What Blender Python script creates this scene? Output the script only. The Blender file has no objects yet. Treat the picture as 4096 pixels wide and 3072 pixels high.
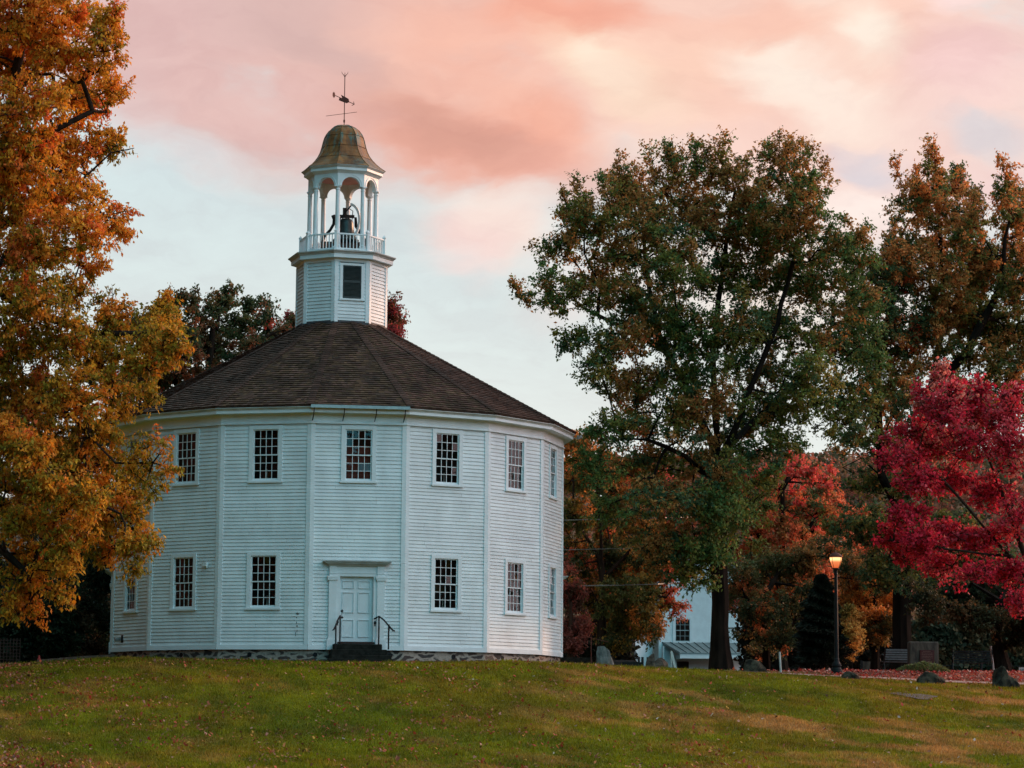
import bpy, math, random
import numpy as np
from mathutils import Vector, Matrix
PI = math.pi
rad = math.radians
S = bpy.context.scene
COL = S.collection
rng = np.random.default_rng(7)
random.seed(7)

# ------------------------------------------------------------------ camera
F_PX, YAW, PITCH, ROLL, DIST, ZC = 10730.5, 0.0645, 0.1260, 0.0075, 94.54, -2.317
CAM = np.array([0.0, -DIST, ZC])
_cy, _sy, _cp, _sp = math.cos(YAW), math.sin(YAW), math.cos(PITCH), math.sin(PITCH)
FW = np.array([_sy*_cp, _cy*_cp, _sp]); RT = np.array([_cy, -_sy, 0.0]); UPV = np.cross(RT, FW)
R2 = math.cos(ROLL)*RT + math.sin(ROLL)*UPV
U2 = -math.sin(ROLL)*RT + math.cos(ROLL)*UPV
KV = 4096/2212.0

def at(px, py, d):
    """a surveyed point: photo pixel (4096 wide) seen at d metres along the view's ground axis"""
    r = FW + R2*((px-2048)/F_PX) - U2*((py-1536)/F_PX)
    return CAM + r*(d/r[1])

def av(x, y, d):
    return at(x*KV, y*KV, d)

cd = bpy.data.cameras.new('camera'); cam = bpy.data.objects.new('camera', cd); COL.objects.link(cam)
m = Matrix.Identity(4)
for i in range(3):
    m[i][0] = R2[i]; m[i][1] = U2[i]; m[i][2] = -FW[i]; m[i][3] = CAM[i]
cam.matrix_world = m
cd.sensor_width = 36; cd.lens = F_PX/4096*36; cd.clip_start = 0.5; cd.clip_end = 6000
S.camera = cam

# ------------------------------------------------------------------ materials
def new_mat(name):
    mt = bpy.data.materials.new(name); mt.use_nodes = True
    nt = mt.node_tree
    for n in list(nt.nodes): nt.nodes.remove(n)
    out = nt.nodes.new('ShaderNodeOutputMaterial')
    return mt, nt, out

def N(nt, typ, **kw):
    n = nt.nodes.new(typ)
    for k, v in kw.items():
        if k.startswith('i_'):
            key = k[2:]
            key = int(key) if key.isdigit() else key.replace('_', ' ')
            n.inputs[key].default_value = v
        else: setattr(n, k, v)
    return n

def noise(nt, scale, detail=4, rough=.55, co=None, mapscale=None):
    n = N(nt, 'ShaderNodeTexNoise'); n.inputs['Scale'].default_value = scale
    n.inputs['Detail'].default_value = detail; n.inputs['Roughness'].default_value = rough
    if co is None:
        tc = N(nt, 'ShaderNodeTexCoord'); co = tc.outputs['Object']
    if mapscale:
        mp = N(nt, 'ShaderNodeMapping'); mp.inputs['Scale'].default_value = mapscale
        nt.links.new(co, mp.inputs[0]); co = mp.outputs[0]
    nt.links.new(co, n.inputs['Vector'])
    return n

def ramp(nt, fac, stops):
    r = N(nt, 'ShaderNodeValToRGB')
    e = r.color_ramp.elements
    while len(e) < len(stops): e.new(.5)
    for el, (p, c) in zip(e, stops):
        el.position = p; el.color = (*c, 1) if len(c) == 3 else c
    nt.links.new(fac, r.inputs[0])
    return r

def mixc(nt, fac, a, b, mode='MIX'):
    mx = N(nt, 'ShaderNodeMix', data_type='RGBA', blend_type=mode)
    for s, v in ((0, fac), (6, a), (7, b)):
        if hasattr(v, 'is_linked') or hasattr(v, 'links'): nt.links.new(v, mx.inputs[s])
        else:
            mx.inputs[s].default_value = v if s == 0 else ((*v, 1) if len(v) == 3 else v)
    return mx.outputs[2]

def simple(name, c1, c2=None, scale=6, rough=.6, metal=0, bump=0, bscale=None, mapscale=None, spec=.4, attr=False, lo=.35, hi=.65):
    mt, nt, out = new_mat(name)
    b = N(nt, 'ShaderNodeBsdfPrincipled'); b.inputs['Roughness'].default_value = rough
    b.inputs['Metallic'].default_value = metal; b.inputs['Specular IOR Level'].default_value = spec
    nt.links.new(b.outputs[0], out.inputs[0])
    if c2 is None: c2 = tuple(v*.8 for v in c1)
    n = noise(nt, scale, 5, .6, mapscale=mapscale)
    r = ramp(nt, n.outputs['Fac'], [(lo, c1), (hi, c2)])
    colr = r.outputs[0]
    if attr:
        a = N(nt, 'ShaderNodeAttribute', attribute_name='tint')
        colr = mixc(nt, 1.0, colr, a.outputs['Color'], 'MULTIPLY')
    nt.links.new(colr, b.inputs['Base Color'])
    if bump:
        n2 = noise(nt, bscale or scale*4, 6, .65, mapscale=mapscale)
        bp = N(nt, 'ShaderNodeBump'); bp.inputs['Strength'].default_value = bump; bp.inputs['Distance'].default_value = .02
        nt.links.new(n2.outputs['Fac'], bp.inputs['Height']); nt.links.new(bp.outputs[0], b.inputs['Normal'])
    return mt

M = {}
M['paint'] = simple('white_paint', (.74, .81, .825), (.62, .68, .69), 1.3, .55, bump=.15, bscale=25, attr=True, mapscale=(1, 1, .5))
M['trim'] = simple('white_trim_paint', (.74, .81, .83), (.66, .72, .735), 2.0, .5, bump=.1, bscale=20)
M['oldtrim'] = simple('weathered_cornice_paint', (.62, .65, .64), (.43, .45, .44), 3.0, .6, bump=.1, mapscale=(1, 1, 3))
M['door'] = simple('door_paint', (.70, .77, .79), (.64, .70, .72), 3, .45)
M['shingle'] = simple('wood_shingle', (.120, .070, .052), (.056, .036, .028), .9, .9, spec=.12, bump=.5, bscale=18, attr=True, mapscale=(1, 1, 1))
M['black'] = simple('black_iron', (.008, .009, .010), (.014, .014, .015), 20, .6, spec=.2)
M['louver'] = simple('dark_green_louver', (.012, .022, .022), (.02, .03, .03), 8, .5)
M['granite'] = simple('dark_granite', (.026, .026, .022), (.010, .011, .009), 7, .9, spec=.08, bump=.9, bscale=9)
M['bell'] = simple('bell_bronze', (.05, .065, .06), (.025, .03, .03), 5, .4, metal=.6)
M['wood_dark'] = simple('dark_timber', (.07, .035, .03), (.03, .018, .016), 5, .8, bump=.4, mapscale=(1, 1, 6))
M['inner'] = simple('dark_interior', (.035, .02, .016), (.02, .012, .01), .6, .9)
M['ceiling'] = simple('warm_lit_pink_ceiling', (.78, .36, .29), (.70, .30, .25), 3, .7)  # pink strengthened, the warm dusk light is put into the colour
M['gravel'] = simple('gravel', (.14, .11, .10), (.03, .025, .025), 22, .95, bump=1, bscale=30, lo=.42, hi=.55)
M['path'] = simple('path_paving', (.42, .27, .24), (.30, .18, .16), 3, .9, bump=.5)
M['rock'] = simple('lichen_rock', (.085, .072, .050), (.018, .016, .013), 3.2, .9, bump=1, bscale=7, lo=.4, hi=.6, spec=.1)
M['rockpale'] = simple('pale_granite', (.17, .18, .17), (.075, .08, .08), 4, .85, bump=1, bscale=9, spec=.1)
M['rockbrown'] = simple('brown_rock', (.15, .11, .085), (.04, .03, .026), 3, .9, bump=1, bscale=7, mapscale=(1, 1, 2.5), spec=.1)
M['metalroof'] = simple('standing_seam_metal', (.24, .28, .28), (.17, .20, .20), 2, .4, metal=.3)
M['slate'] = simple('slate_roof', (.05, .05, .055), (.03, .03, .034), 6, .7, mapscale=(1, 1, 8))
M['housepaint'] = simple('house_paint', (.70, .75, .76), (.62, .66, .67), 2, .6)
M['rust'] = simple('rusty_steel', (.13, .035, .022), (.07, .025, .02), 12, .8)
M['bench'] = simple('bench_slat', (.15, .16, .165), (.09, .10, .10), 9, .6)
M['benchdark'] = simple('dark_bench', (.022, .018, .017), (.012, .011, .011), 9, .5)
M['lampgreen'] = simple('lamp_post_paint', (.006, .010, .011), (.010, .015, .016), 10, .55, spec=.2)
M['plaque'] = simple('bronze_plaque', (.085, .026, .024), (.06, .018, .018), 9, .45, metal=.5)
M['plaquetext'] = simple('plaque_lettering', (.20, .11, .09), None, 9, .4, metal=.5)
M['concrete'] = simple('old_concrete', (.105, .088, .068), (.030, .027, .024), 2.5, .95, bump=1, bscale=9, mapscale=(2, 2, .6))
M['wire'] = simple('wire_jacket', (.16, .18, .17), None, 4, .5)
M['cone'] = simple('cone_plastic', (.35, .03, .025), None, 4, .5)
M['galv'] = simple('galvanised_metal', (.42, .43, .42), (.32, .33, .33), 8, .35, metal=.6)
M['sign'] = simple('sign_white', (.62, .63, .6), None, 3, .5)
M['letters'] = simple('sign_letters', (.05, .09, .07), None, 3, .5)
M['candle'] = simple('ivory_candle', (.75, .7, .6), None, 3, .5)
M['flaking'] = simple('bare_wood_patch', (.09, .08, .07), (.2, .2, .19), 40, .9)

# bark
def bark(name, c1, c2):
    return simple(name, c1, c2, 4, .95, bump=1, bscale=7, mapscale=(1, 1, .18), spec=.08)
M['bark'] = bark('oak_bark', (.022, .015, .011), (.007, .005, .004))
M['bark2'] = bark('maple_bark', (.045, .032, .025), (.014, .010, .008))

# copper dome
def copper():
    mt, nt, out = new_mat('weathered_copper')
    b = N(nt, 'ShaderNodeBsdfPrincipled'); b.inputs['Roughness'].default_value = .55; b.inputs['Metallic'].default_value = .0; b.inputs['Specular IOR Level'].default_value = .2
    nt.links.new(b.outputs[0], out.inputs[0])
    tc = N(nt, 'ShaderNodeTexCoord'); o = tc.outputs['Object']
    n1 = noise(nt, 2.4, 6, .65, o, (1, 1, .45)); r1 = ramp(nt, n1.outputs['Fac'], [(.36, (.10, .042, .016)), (.5, (.25, .105, .030)), (.66, (.33, .145, .045))])
    n2 = noise(nt, 5.5, 5, .7, o, (1, 1, .16)); r2 = ramp(nt, n2.outputs['Fac'], [(.50, (0, 0, 0)), (.62, (1, 1, 1))])
    sx = N(nt, 'ShaderNodeSeparateXYZ'); nt.links.new(o, sx.inputs[0])
    mr = N(nt, 'ShaderNodeMapRange'); nt.links.new(sx.outputs['Z'], mr.inputs[0])
    mr.inputs[1].default_value = 17.4; mr.inputs[2].default_value = 18.95; mr.inputs[3].default_value = .35; mr.inputs[4].default_value = 1.5
    mm = N(nt, 'ShaderNodeMath', operation='MULTIPLY', use_clamp=True)
    nt.links.new(r2.outputs[0], mm.inputs[0]); nt.links.new(mr.outputs[0], mm.inputs[1])
    c = mixc(nt, mm.outputs[0], r1.outputs[0], (.09, .17, .145))
    n3 = noise(nt, 1.6, 3, .6, o); r3 = ramp(nt, n3.outputs['Fac'], [(.4, (.6, .6, .62)), (.6, (1, 1, 1))])
    a = N(nt, 'ShaderNodeAttribute', attribute_name='tint')
    c = mixc(nt, 1.0, c, r3.outputs[0], 'MULTIPLY')
    c = mixc(nt, 1.0, c, a.outputs['Color'], 'MULTIPLY')
    nt.links.new(c, b.inputs['Base Color'])
    return mt
M['copper'] = copper()

def rubble():
    mt, nt, out = new_mat('rubble_stone')
    b = N(nt, 'ShaderNodeBsdfPrincipled'); b.inputs['Roughness'].default_value = .9
    nt.links.new(b.outputs[0], out.inputs[0])
    tc = N(nt, 'ShaderNodeTexCoord')
    wn = noise(nt, 2.5, 2, .5, tc.outputs['Object'])
    va = N(nt, 'ShaderNodeVectorMath', operation='ADD')
    sc = N(nt, 'ShaderNodeVectorMath', operation='SCALE'); sc.inputs['Scale'].default_value = .3
    nt.links.new(wn.outputs['Color'], sc.inputs[0]); nt.links.new(tc.outputs['Object'], va.inputs[0]); nt.links.new(sc.outputs[0], va.inputs[1])
    mp = N(nt, 'ShaderNodeMapping'); mp.inputs['Scale'].default_value = (2.1, 2.1, 6.2); nt.links.new(va.outputs[0], mp.inputs[0])
    v1 = N(nt, 'ShaderNodeTexVoronoi', feature='DISTANCE_TO_EDGE'); nt.links.new(mp.outputs[0], v1.inputs['Vector']); v1.inputs['Scale'].default_value = 1
    v2 = N(nt, 'ShaderNodeTexVoronoi', feature='F1'); nt.links.new(mp.outputs[0], v2.inputs['Vector']); v2.inputs['Scale'].default_value = 1
    edge = ramp(nt, v1.outputs['Distance'], [(.10, (1, 1, 1)), (.17, (0, 0, 0))])
    stone = ramp(nt, v2.outputs['Color'], [(.2, (.085, .06, .05)), (.5, (.045, .04, .038)), (.8, (.13, .10, .08))])
    c = mixc(nt, edge.outputs[0], stone.outputs[0], (.40, .34, .28))
    n = noise(nt, 14, 5, .6, tc.outputs['Object']); r = ramp(nt, n.outputs['Fac'], [(.3, (.6, .6, .6)), (.7, (1.1, 1.1, 1.1))])
    c = mixc(nt, 1.0, c, r.outputs[0], 'MULTIPLY')
    nt.links.new(c, b.inputs['Base Color'])
    bp = N(nt, 'ShaderNodeBump'); bp.inputs['Strength'].default_value = .8; bp.inputs['Distance'].default_value = .03
    nt.links.new(v1.outputs['Distance'], bp.inputs['Height']); nt.links.new(bp.outputs[0], b.inputs['Normal'])
    return mt
M['rubble'] = rubble()

def glass():
    mt, nt, out = new_mat('window_glass')
    g = N(nt, 'ShaderNodeBsdfGlossy'); g.inputs['Roughness'].default_value = .03
    t = N(nt, 'ShaderNodeBsdfTransparent'); t.inputs[0].default_value = (.8, .8, .8, 1)
    fr = N(nt, 'ShaderNodeFresnel'); fr.inputs[0].default_value = 1.5
    n = noise(nt, 3.5, 2, .5)
    bp = N(nt, 'ShaderNodeBump'); bp.inputs['Strength'].default_value = .12; bp.inputs['Distance'].default_value = .02
    nt.links.new(n.outputs['Fac'], bp.inputs['Height']); nt.links.new(bp.outputs[0], g.inputs['Normal'])
    mx = N(nt, 'ShaderNodeMixShader')
    nt.links.new(fr.outputs[0], mx.inputs[0]); nt.links.new(t.outputs[0], mx.inputs[1]); nt.links.new(g.outputs[0], mx.inputs[2])
    nt.links.new(mx.outputs[0], out.inputs[0])
    return mt
M['glass'] = glass()

def leafmat(name, trans=.38, rough=.6):
    mt, nt, out = new_mat(name)
    a = N(nt, 'ShaderNodeAttribute', attribute_name='tint')
    d = N(nt, 'ShaderNodeBsdfPrincipled'); d.inputs['Roughness'].default_value = rough; d.inputs['Specular IOR Level'].default_value = .2
    t = N(nt, 'ShaderNodeBsdfTranslucent')
    nt.links.new(a.outputs['Color'], d.inputs['Base Color']); nt.links.new(a.outputs['Color'], t.inputs['Color'])
    mx = N(nt, 'ShaderNodeMixShader'); mx.inputs[0].default_value = trans
    nt.links.new(d.outputs[0], mx.inputs[1]); nt.links.new(t.outputs[0], mx.inputs[2]); nt.links.new(mx.outputs[0], out.inputs[0])
    return mt
M['leaf'] = leafmat('autumn_leaf', .42)
M['needle'] = leafmat('conifer_needle', .15)
M['grass'] = leafmat('grass_blade', .3, .75)
M['litter'] = leafmat('leaf_litter', .2, .8)

def emis(name, c, s):
    mt, nt, out = new_mat(name)
    e = N(nt, 'ShaderNodeEmission'); e.inputs[0].default_value = (*c, 1); e.inputs[1].default_value = s
    nt.links.new(e.outputs[0], out.inputs[0]); return mt
def lampglow():
    mt, nt, out = new_mat('glowing_lamp_glass')
    e = N(nt, 'ShaderNodeEmission')
    tc = N(nt, 'ShaderNodeTexCoord'); sx = N(nt, 'ShaderNodeSeparateXYZ'); nt.links.new(tc.outputs['Object'], sx.inputs[0])
    mr = N(nt, 'ShaderNodeMapRange'); nt.links.new(sx.outputs['Z'], mr.inputs[0])
    mr.inputs[1].default_value = 3.62; mr.inputs[2].default_value = 3.98
    r = ramp(nt, mr.outputs[0], [(0, (.75, .13, .035)), (.55, (.95, .26, .09)), (.85, (2.6, 1.3, .55)), (1, (2.0, .8, .3))])
    nt.links.new(r.outputs[0], e.inputs[0]); e.inputs[1].default_value = 1.0
    nt.links.new(e.outputs[0], out.inputs[0]); return mt
M['lamp'] = lampglow()

def groundmat():
    mt, nt, out = new_mat('lawn_ground')
    b = N(nt, 'ShaderNodeBsdfPrincipled'); b.inputs['Roughness'].default_value = .95; b.inputs['Specular IOR Level'].default_value = .1
    nt.links.new(b.outputs[0], out.inputs[0])
    a = N(nt, 'ShaderNodeAttribute', attribute_name='tint')
    n = noise(nt, 9, 6, .75); r = ramp(nt, n.outputs['Fac'], [(.3, (.45, .45, .45)), (.7, (1.35, 1.35, 1.35))])
    c = mixc(nt, 1.0, a.outputs['Color'], r.outputs[0], 'MULTIPLY'); nt.links.new(c, b.inputs['Base Color'])
    n2 = noise(nt, 24, 5, .7); bp = N(nt, 'ShaderNodeBump'); bp.inputs['Strength'].default_value = 1; bp.inputs['Distance'].default_value = .05
    nt.links.new(n2.outputs['Fac'], bp.inputs['Height']); nt.links.new(bp.outputs[0], b.inputs['Normal'])
    return mt
M['ground'] = groundmat()

# ------------------------------------------------------------------ mesh helpers
def link(name, me, mat, parent=None):
    o = bpy.data.objects.new(name, me); COL.objects.link(o)
    if mat: me.materials.append(mat if not isinstance(mat, str) else M[mat])
    if parent: o.parent = parent
    return o

def tag(o, label=None, cat=None, group=None, kind=None):
    if label: o['label'] = label
    if cat: o['category'] = cat
    if group: o['group'] = group
    if kind: o['kind'] = kind
    return o

def empty(name, loc=(0, 0, 0), rz=0, label=None, cat=None, group=None, parent=None):
    o = bpy.data.objects.new(name, None); COL.objects.link(o)
    o.location = loc; o.rotation_euler = (0, 0, rz); o.empty_display_size = .3
    if parent: o.parent = parent
    return tag(o, label, cat, group)

def copy_tree(o, parent=None):
    kids = [c for c in COL.objects if c.parent == o]
    c = o.copy(); COL.objects.link(c)
    if parent is not None: c.parent = parent
    for k in kids: copy_tree(k, c)
    return c

class MB:
    def __init__(s): s.v = []; s.f = []; s.t = []; s.T = None
    def add(s, vs, fs, tint=(1, 1, 1)):
        n = len(s.v)
        if s.T is not None: vs = [tuple(s.T @ Vector(p)) for p in vs]
        s.v += [tuple(p) for p in vs]; s.f += [tuple(i+n for i in f) for f in fs]; s.t += [tint]*len(fs)
    def quad(s, a, b, c, d, tint=(1, 1, 1)): s.add([a, b, c, d], [(0, 1, 2, 3)], tint)
    def box(s, x0, x1, y0, y1, z0, z1, tint=(1, 1, 1)):
        s.add([(x0, y0, z0), (x1, y0, z0), (x1, y1, z0), (x0, y1, z0), (x0, y0, z1), (x1, y0, z1), (x1, y1, z1), (x0, y1, z1)],
              [(0, 3, 2, 1), (4, 5, 6, 7), (0, 1, 5, 4), (1, 2, 6, 5), (2, 3, 7, 6), (3, 0, 4, 7)], tint)
    def tube(s, pts, r, n=6, cap=True, tint=(1, 1, 1)):
        pts = [Vector(p) for p in pts]; rs = r if isinstance(r, (list, tuple)) else [r]*len(pts)
        vs = []; fs = []
        for i, p in enumerate(pts):
            t = (pts[min(i+1, len(pts)-1)]-pts[max(i-1, 0)]).normalized()
            ref = Vector((1, 0, 0)) if abs(t.x) < .8 else Vector((0, 1, 0))
            u = t.cross(ref).normalized(); w = t.cross(u)
            for k in range(n):
                a = 2*PI*k/n; vs.append(p+(u*math.cos(a)+w*math.sin(a))*rs[i])
        for i in range(len(pts)-1):
            for k in range(n): fs.append((i*n+k, i*n+(k+1) % n, (i+1)*n+(k+1) % n, (i+1)*n+k))
        if cap: fs.append(tuple(range(n-1, -1, -1))); fs.append(tuple(range((len(pts)-1)*n, len(pts)*n)))
        s.add(vs, fs, tint)
    def lathe(s, prof, n=24, c=(0, 0), a0=0, cap=False, tint=(1, 1, 1)):
        vs = []; fs = []
        for (r, z) in prof:
            for k in range(n):
                a = a0+2*PI*k/n; vs.append((c[0]+r*math.sin(a), c[1]-r*math.cos(a), z))
        for i in range(len(prof)-1):
            for k in range(n): fs.append((i*n+k, i*n+(k+1) % n, (i+1)*n+(k+1) % n, (i+1)*n+k))
        if cap: fs.append(tuple(range(n-1, -1, -1))); fs.append(tuple(range((len(prof)-1)*n, len(prof)*n)))
        s.add(vs, fs, tint)
    def build(s, name, mat, parent=None, smooth=False, tint=False, bevel=0):
        me = bpy.data.meshes.new(name); me.from_pydata(s.v, [], s.f); me.update()
        mat_ = M[mat] if isinstance(mat, str) else mat
        if tint or mat in ('paint', 'shingle', 'copper', 'leaf', 'needle', 'grass', 'litter', 'ground'):
            at_ = me.attributes.new('tint', 'FLOAT_COLOR', 'FACE')
            a = np.ones((len(s.t), 4), dtype=np.float32); a[:, :3] = np.array(s.t); at_.data.foreach_set('color', a.ravel())
        if smooth: me.polygons.foreach_set('use_smooth', [True]*len(me.polygons))
        o = link(name, me, mat_, parent)
        if bevel:
            b = o.modifiers.new('bevel', 'BEVEL'); b.width = bevel; b.segments = 2; b.limit_method = 'ANGLE'
        return o

def np_mesh(name, V, nper, tint, mat, parent=None):
    """V: (n*nper,3) separate polygons of nper verts each, tint (n,3)"""
    me = bpy.data.meshes.new(name); n = len(V)//nper
    me.vertices.add(len(V)); me.vertices.foreach_set('co', V.astype(np.float32).ravel())
    me.loops.add(len(V)); me.loops.foreach_set('vertex_index', np.arange(len(V), dtype=np.int32))
    me.polygons.add(n); me.polygons.foreach_set('loop_start', np.arange(0, len(V), nper, dtype=np.int32))
    me.polygons.foreach_set('loop_total', np.full(n, nper, dtype=np.int32))
    me.update(calc_edges=True)
    if tint is not None:
        a = np.ones((n, 4), dtype=np.float32); a[:, :3] = tint
        t = me.attributes.new('tint', 'FLOAT_COLOR', 'FACE'); t.data.foreach_set('color', a.ravel())
    return link(name, me, mat, parent)

def vnoise(x, y, seed=0):
    x = np.asarray(x, float); y = np.asarray(y, float)
    xi = np.floor(x).astype(np.int64); yi = np.floor(y).astype(np.int64); xf = x-xi; yf = y-yi
    def h(a, b):
        n = (a*374761393+b*668265263+seed*974634777) & 0x7fffffff
        n = ((n ^ (n >> 13))*1274126177) & 0x7fffffff
        return ((n ^ (n >> 16)) & 0xffff)/65535.0
    u = xf*xf*(3-2*xf); v = yf*yf*(3-2*yf)
    return (h(xi, yi)*(1-u)+h(xi+1, yi)*u)*(1-v)+(h(xi, yi+1)*(1-u)+h(xi+1, yi+1)*u)*v
def fbm(x, y, seed=0, o=4):
    s = 0; a = .5
    for i in range(o): s = s+a*vnoise(x*2**i, y*2**i, seed+i); a *= .5
    return s/.94
def sstep(x, a, b):
    t = np.clip((np.asarray(x, float)-a)/(b-a), 0, 1); return t*t*(3-2*t)

# ------------------------------------------------------------------ terrain
_pd = np.array([-400, 0, 40, 52, 60, 66, 72, 78, 82, 85, 88, 92, 100, 120, 150, 200, 300, 600, 2500])
_pz = np.array([-6, -3.95, -3.85, -3.62, -3.28, -2.72, -1.92, -1.08, -.63, -.40, -.30, -.28, -.32, -.45, -.3, .6, 2.0, 5, 20])
_dd = np.arange(-400, 2500, .5); _zz = np.interp(_dd, _pd, _pz)
_k = np.exp(-np.linspace(-2, 2, 15)**2); _k /= _k.sum(); _zs = np.convolve(np.pad(_zz, 7, 'edge'), _k, 'valid')
def gz(x, y):
    x = np.asarray(x, float); d = np.asarray(y, float)+DIST
    z = np.interp(d, _dd, _zs)
    side = sstep(x, 7, 24)*sstep(d, 60, 80)*(.52-.30*sstep(d, 87, 96))+sstep(x, 5, 10)*sstep(d, 60, 80)*.14+.04*sstep(d, 60, 75)
    left = sstep(-x, 6.5, 11)*sstep(d, 70, 84)*(1-sstep(d, 100, 115))*.26
    z = z-side-left+sstep(d, 84, 90)*.06*(1-sstep(d, 150, 190))+sstep(d, 87, 95)*(.10+.16*sstep(x, 13, 22))*(1-sstep(d, 150, 190))+(fbm(x*.12, d*.12, 3)-.5)*.22*sstep(d, 40, 60)*(1-sstep(d, 80, 86))
    return z+(fbm(x*.7, d*.7, 5)-.5)*.05
def ground_tint(x, y):
    x = np.asarray(x, float); d = np.asarray(y, float)+DIST
    n1 = fbm(x*.22+9, d*.11, 11); n2 = fbm(x*.9, d*.5, 21); n3 = fbm((x+d*.35)*.75, (d-x*.3)*.30, 33)
    green = np.array([.142, .148, .004]); green2 = np.array([.074, .094, .004]); brown = np.array([.40, .185, .068]); olive = np.array([.190, .140, .006])
    k1 = sstep(n2, .35, .65)[..., None]
    c = green*(1-k1)+green2*k1
    k2 = (sstep(n1*.5+n2*.5, .42, .62)*.8)[..., None]; c = c*(1-k2)+olive*k2
    br = sstep(n3*.75+n1*.25+.03*sstep(x, 2, 17)+.05*sstep(-d, -70, -60)*sstep(x, 6, 14), .55, .70)*sstep(x, -2, 12)*(1-.6*sstep(d, 80, 85))
    br = np.maximum(br, .40*sstep(n3*.6+n2*.4, .54, .70))
    k3 = np.clip(br*(.45+.55*fbm(x*1.7, d*.9, 91)), 0, 1)[..., None]; c = c*(1-k3)+brown*k3
    c = c*(.50+1.0*fbm(x*2.3+d*.3, d*.8, 55))[..., None]
    # leaf-strewn earth under the trees on the right, and woodland floor far back
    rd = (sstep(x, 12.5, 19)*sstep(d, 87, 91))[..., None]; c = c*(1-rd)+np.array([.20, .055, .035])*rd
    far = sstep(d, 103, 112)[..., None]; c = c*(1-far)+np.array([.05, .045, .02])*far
    return c

xs = np.unique(np.concatenate([np.array([-900, -500, -250, -120, -70, -45]), np.arange(-32, 46.1, .5), np.array([60, 90, 150, 300, 550, 900])]))
ys = np.unique(np.concatenate([np.array([-400, -200, -120, -95, -80, -65, -55]), np.arange(-45, 16.1, .5), np.arange(17, 60, 3), np.array([70, 90, 110, 150, 220, 350, 600, 1000, 1800])]))
X, Y = np.meshgrid(xs, ys); Z = gz(X, Y)
V = np.stack([X, Y, Z], -1).reshape(-1, 3)
nx, ny = len(xs), len(ys)
ii = (np.arange(ny-1)[:, None]*nx+np.arange(nx-1)[None]).ravel()
faces = np.stack([ii, ii+1, ii+1+nx, ii+nx], -1)
me = bpy.data.meshes.new('lawn'); me.from_pydata(V.tolist(), [], faces.tolist()); me.update()
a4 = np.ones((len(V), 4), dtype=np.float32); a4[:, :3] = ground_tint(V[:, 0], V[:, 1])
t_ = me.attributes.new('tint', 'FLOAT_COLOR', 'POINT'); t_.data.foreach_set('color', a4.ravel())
me.polygons.foreach_set('use_smooth', [True]*len(me.polygons))
tag(link('lawn', me, M['ground']), kind='structure')
def G(x, y): return float(gz(x, y))
def on(px, d, dz=0):   # ground point below photo column px (2212 scale) at distance d
    p = av(px, 1440, d); return (p[0], p[1], G(p[0], p[1])+dz)

# grass blades
def grass():
    n = 420000
    d = 55+35.5*rng.random(n)**.9; a = np.radians(-8.0+23.5*rng.random(n)); x = np.tan(a)*d; y = d-DIST
    keep = (np.hypot(x, y) > 8.45) & ~((x > 13.5) & (d > 88.6))
    x = x[keep]; y = y[keep]; z = gz(x, y); n = len(x)
    h = (.022+.045*rng.random(n))*(.7+.6*fbm(x*1.5, y*1.5, 8)); w = .010+.009*rng.random(n)
    th = rng.random(n)*2*PI; lean = rng.normal(0, .022, (n, 2))
    V = np.zeros((n, 3, 3))
    V[:, 0] = np.stack([x-np.cos(th)*w, y-np.sin(th)*w, z-.004], -1)
    V[:, 1] = np.stack([x+np.cos(th)*w, y+np.sin(th)*w, z-.004], -1)
    V[:, 2] = np.stack([x+lean[:, 0], y+lean[:, 1], z+h], -1)
    cl_ = (fbm(x*3.1, y*2.1, 66) > .60) & (rng.random(n) < .35); V[cl_, 2, 2] += .035+.05*rng.random(cl_.sum()); V[cl_, 2, :2] += rng.normal(0, .03, (cl_.sum(), 2))
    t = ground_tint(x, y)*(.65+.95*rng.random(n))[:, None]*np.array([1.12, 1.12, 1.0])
    tag(np_mesh('grass', V.reshape(-1, 3), 3, t, 'grass' and M['grass']), 'short mown grass covering the sloping lawn in front of the white church', 'grass', kind='stuff')
grass()

LEAFSHAPE = np.array([(0, -.5), (.28, -.28), (.62, -.12), (.34, .08), (.30, .36), (.0, .62), (-.30, .36), (-.34, .08), (-.62, -.12), (-.28, -.28)])
def litter(name, label, cx, n, sampler, pal, size=(.045, .085), lift=.025):
    x, y = sampler(n); z = gz(x, y); n = len(x)
    s = size[0]+(size[1]-size[0])*rng.random(n); th = rng.random(n)*2*PI
    tx = rng.normal(0, .5, n); ty = rng.normal(0, .5, n)
    P = LEAFSHAPE[None]*s[:, None, None]
    u = P[..., 0]*np.cos(th)[:, None]-P[..., 1]*np.sin(th)[:, None]; v = P[..., 0]*np.sin(th)[:, None]+P[..., 1]*np.cos(th)[:, None]
    w = u*tx[:, None]+v*ty[:, None]; w -= w.min(1, keepdims=True)
    V = np.stack([x[:, None]+u, y[:, None]+v, z[:, None]+w+lift], -1)
    c = np.array(pal)[rng.integers(0, len(pal), n)]*(.45+.75*rng.random(n))[:, None]
    return tag(np_mesh(name, V.reshape(-1, 3), 10, c, M['litter']), label, 'leaves', kind='stuff')
PAL_LIT = [(.50, .10, .05), (.50, .20, .08), (.50, .24, .17), (.42, .06, .04), (.34, .14, .08), (.50, .26, .05), (.45, .20, .15), (.14, .06, .03), (.40, .08, .05)]
def samp_left(n):
    n *= 3; d = 57+31*rng.random(n); t = rng.random(n)**2.7; a = np.radians(-8+17*t); x = np.tan(a)*d; k = rng.random(n) < sstep(fbm(x*.8, d*.45, 77), .40, .72)*.9+.05; return x[k], (d-DIST)[k]
def samp_right(n):
    d = 57+31*rng.random(n)**.8; t = rng.random(n); a = np.radians(0+15.3*t); return np.tan(a)*d, d-DIST
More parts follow.
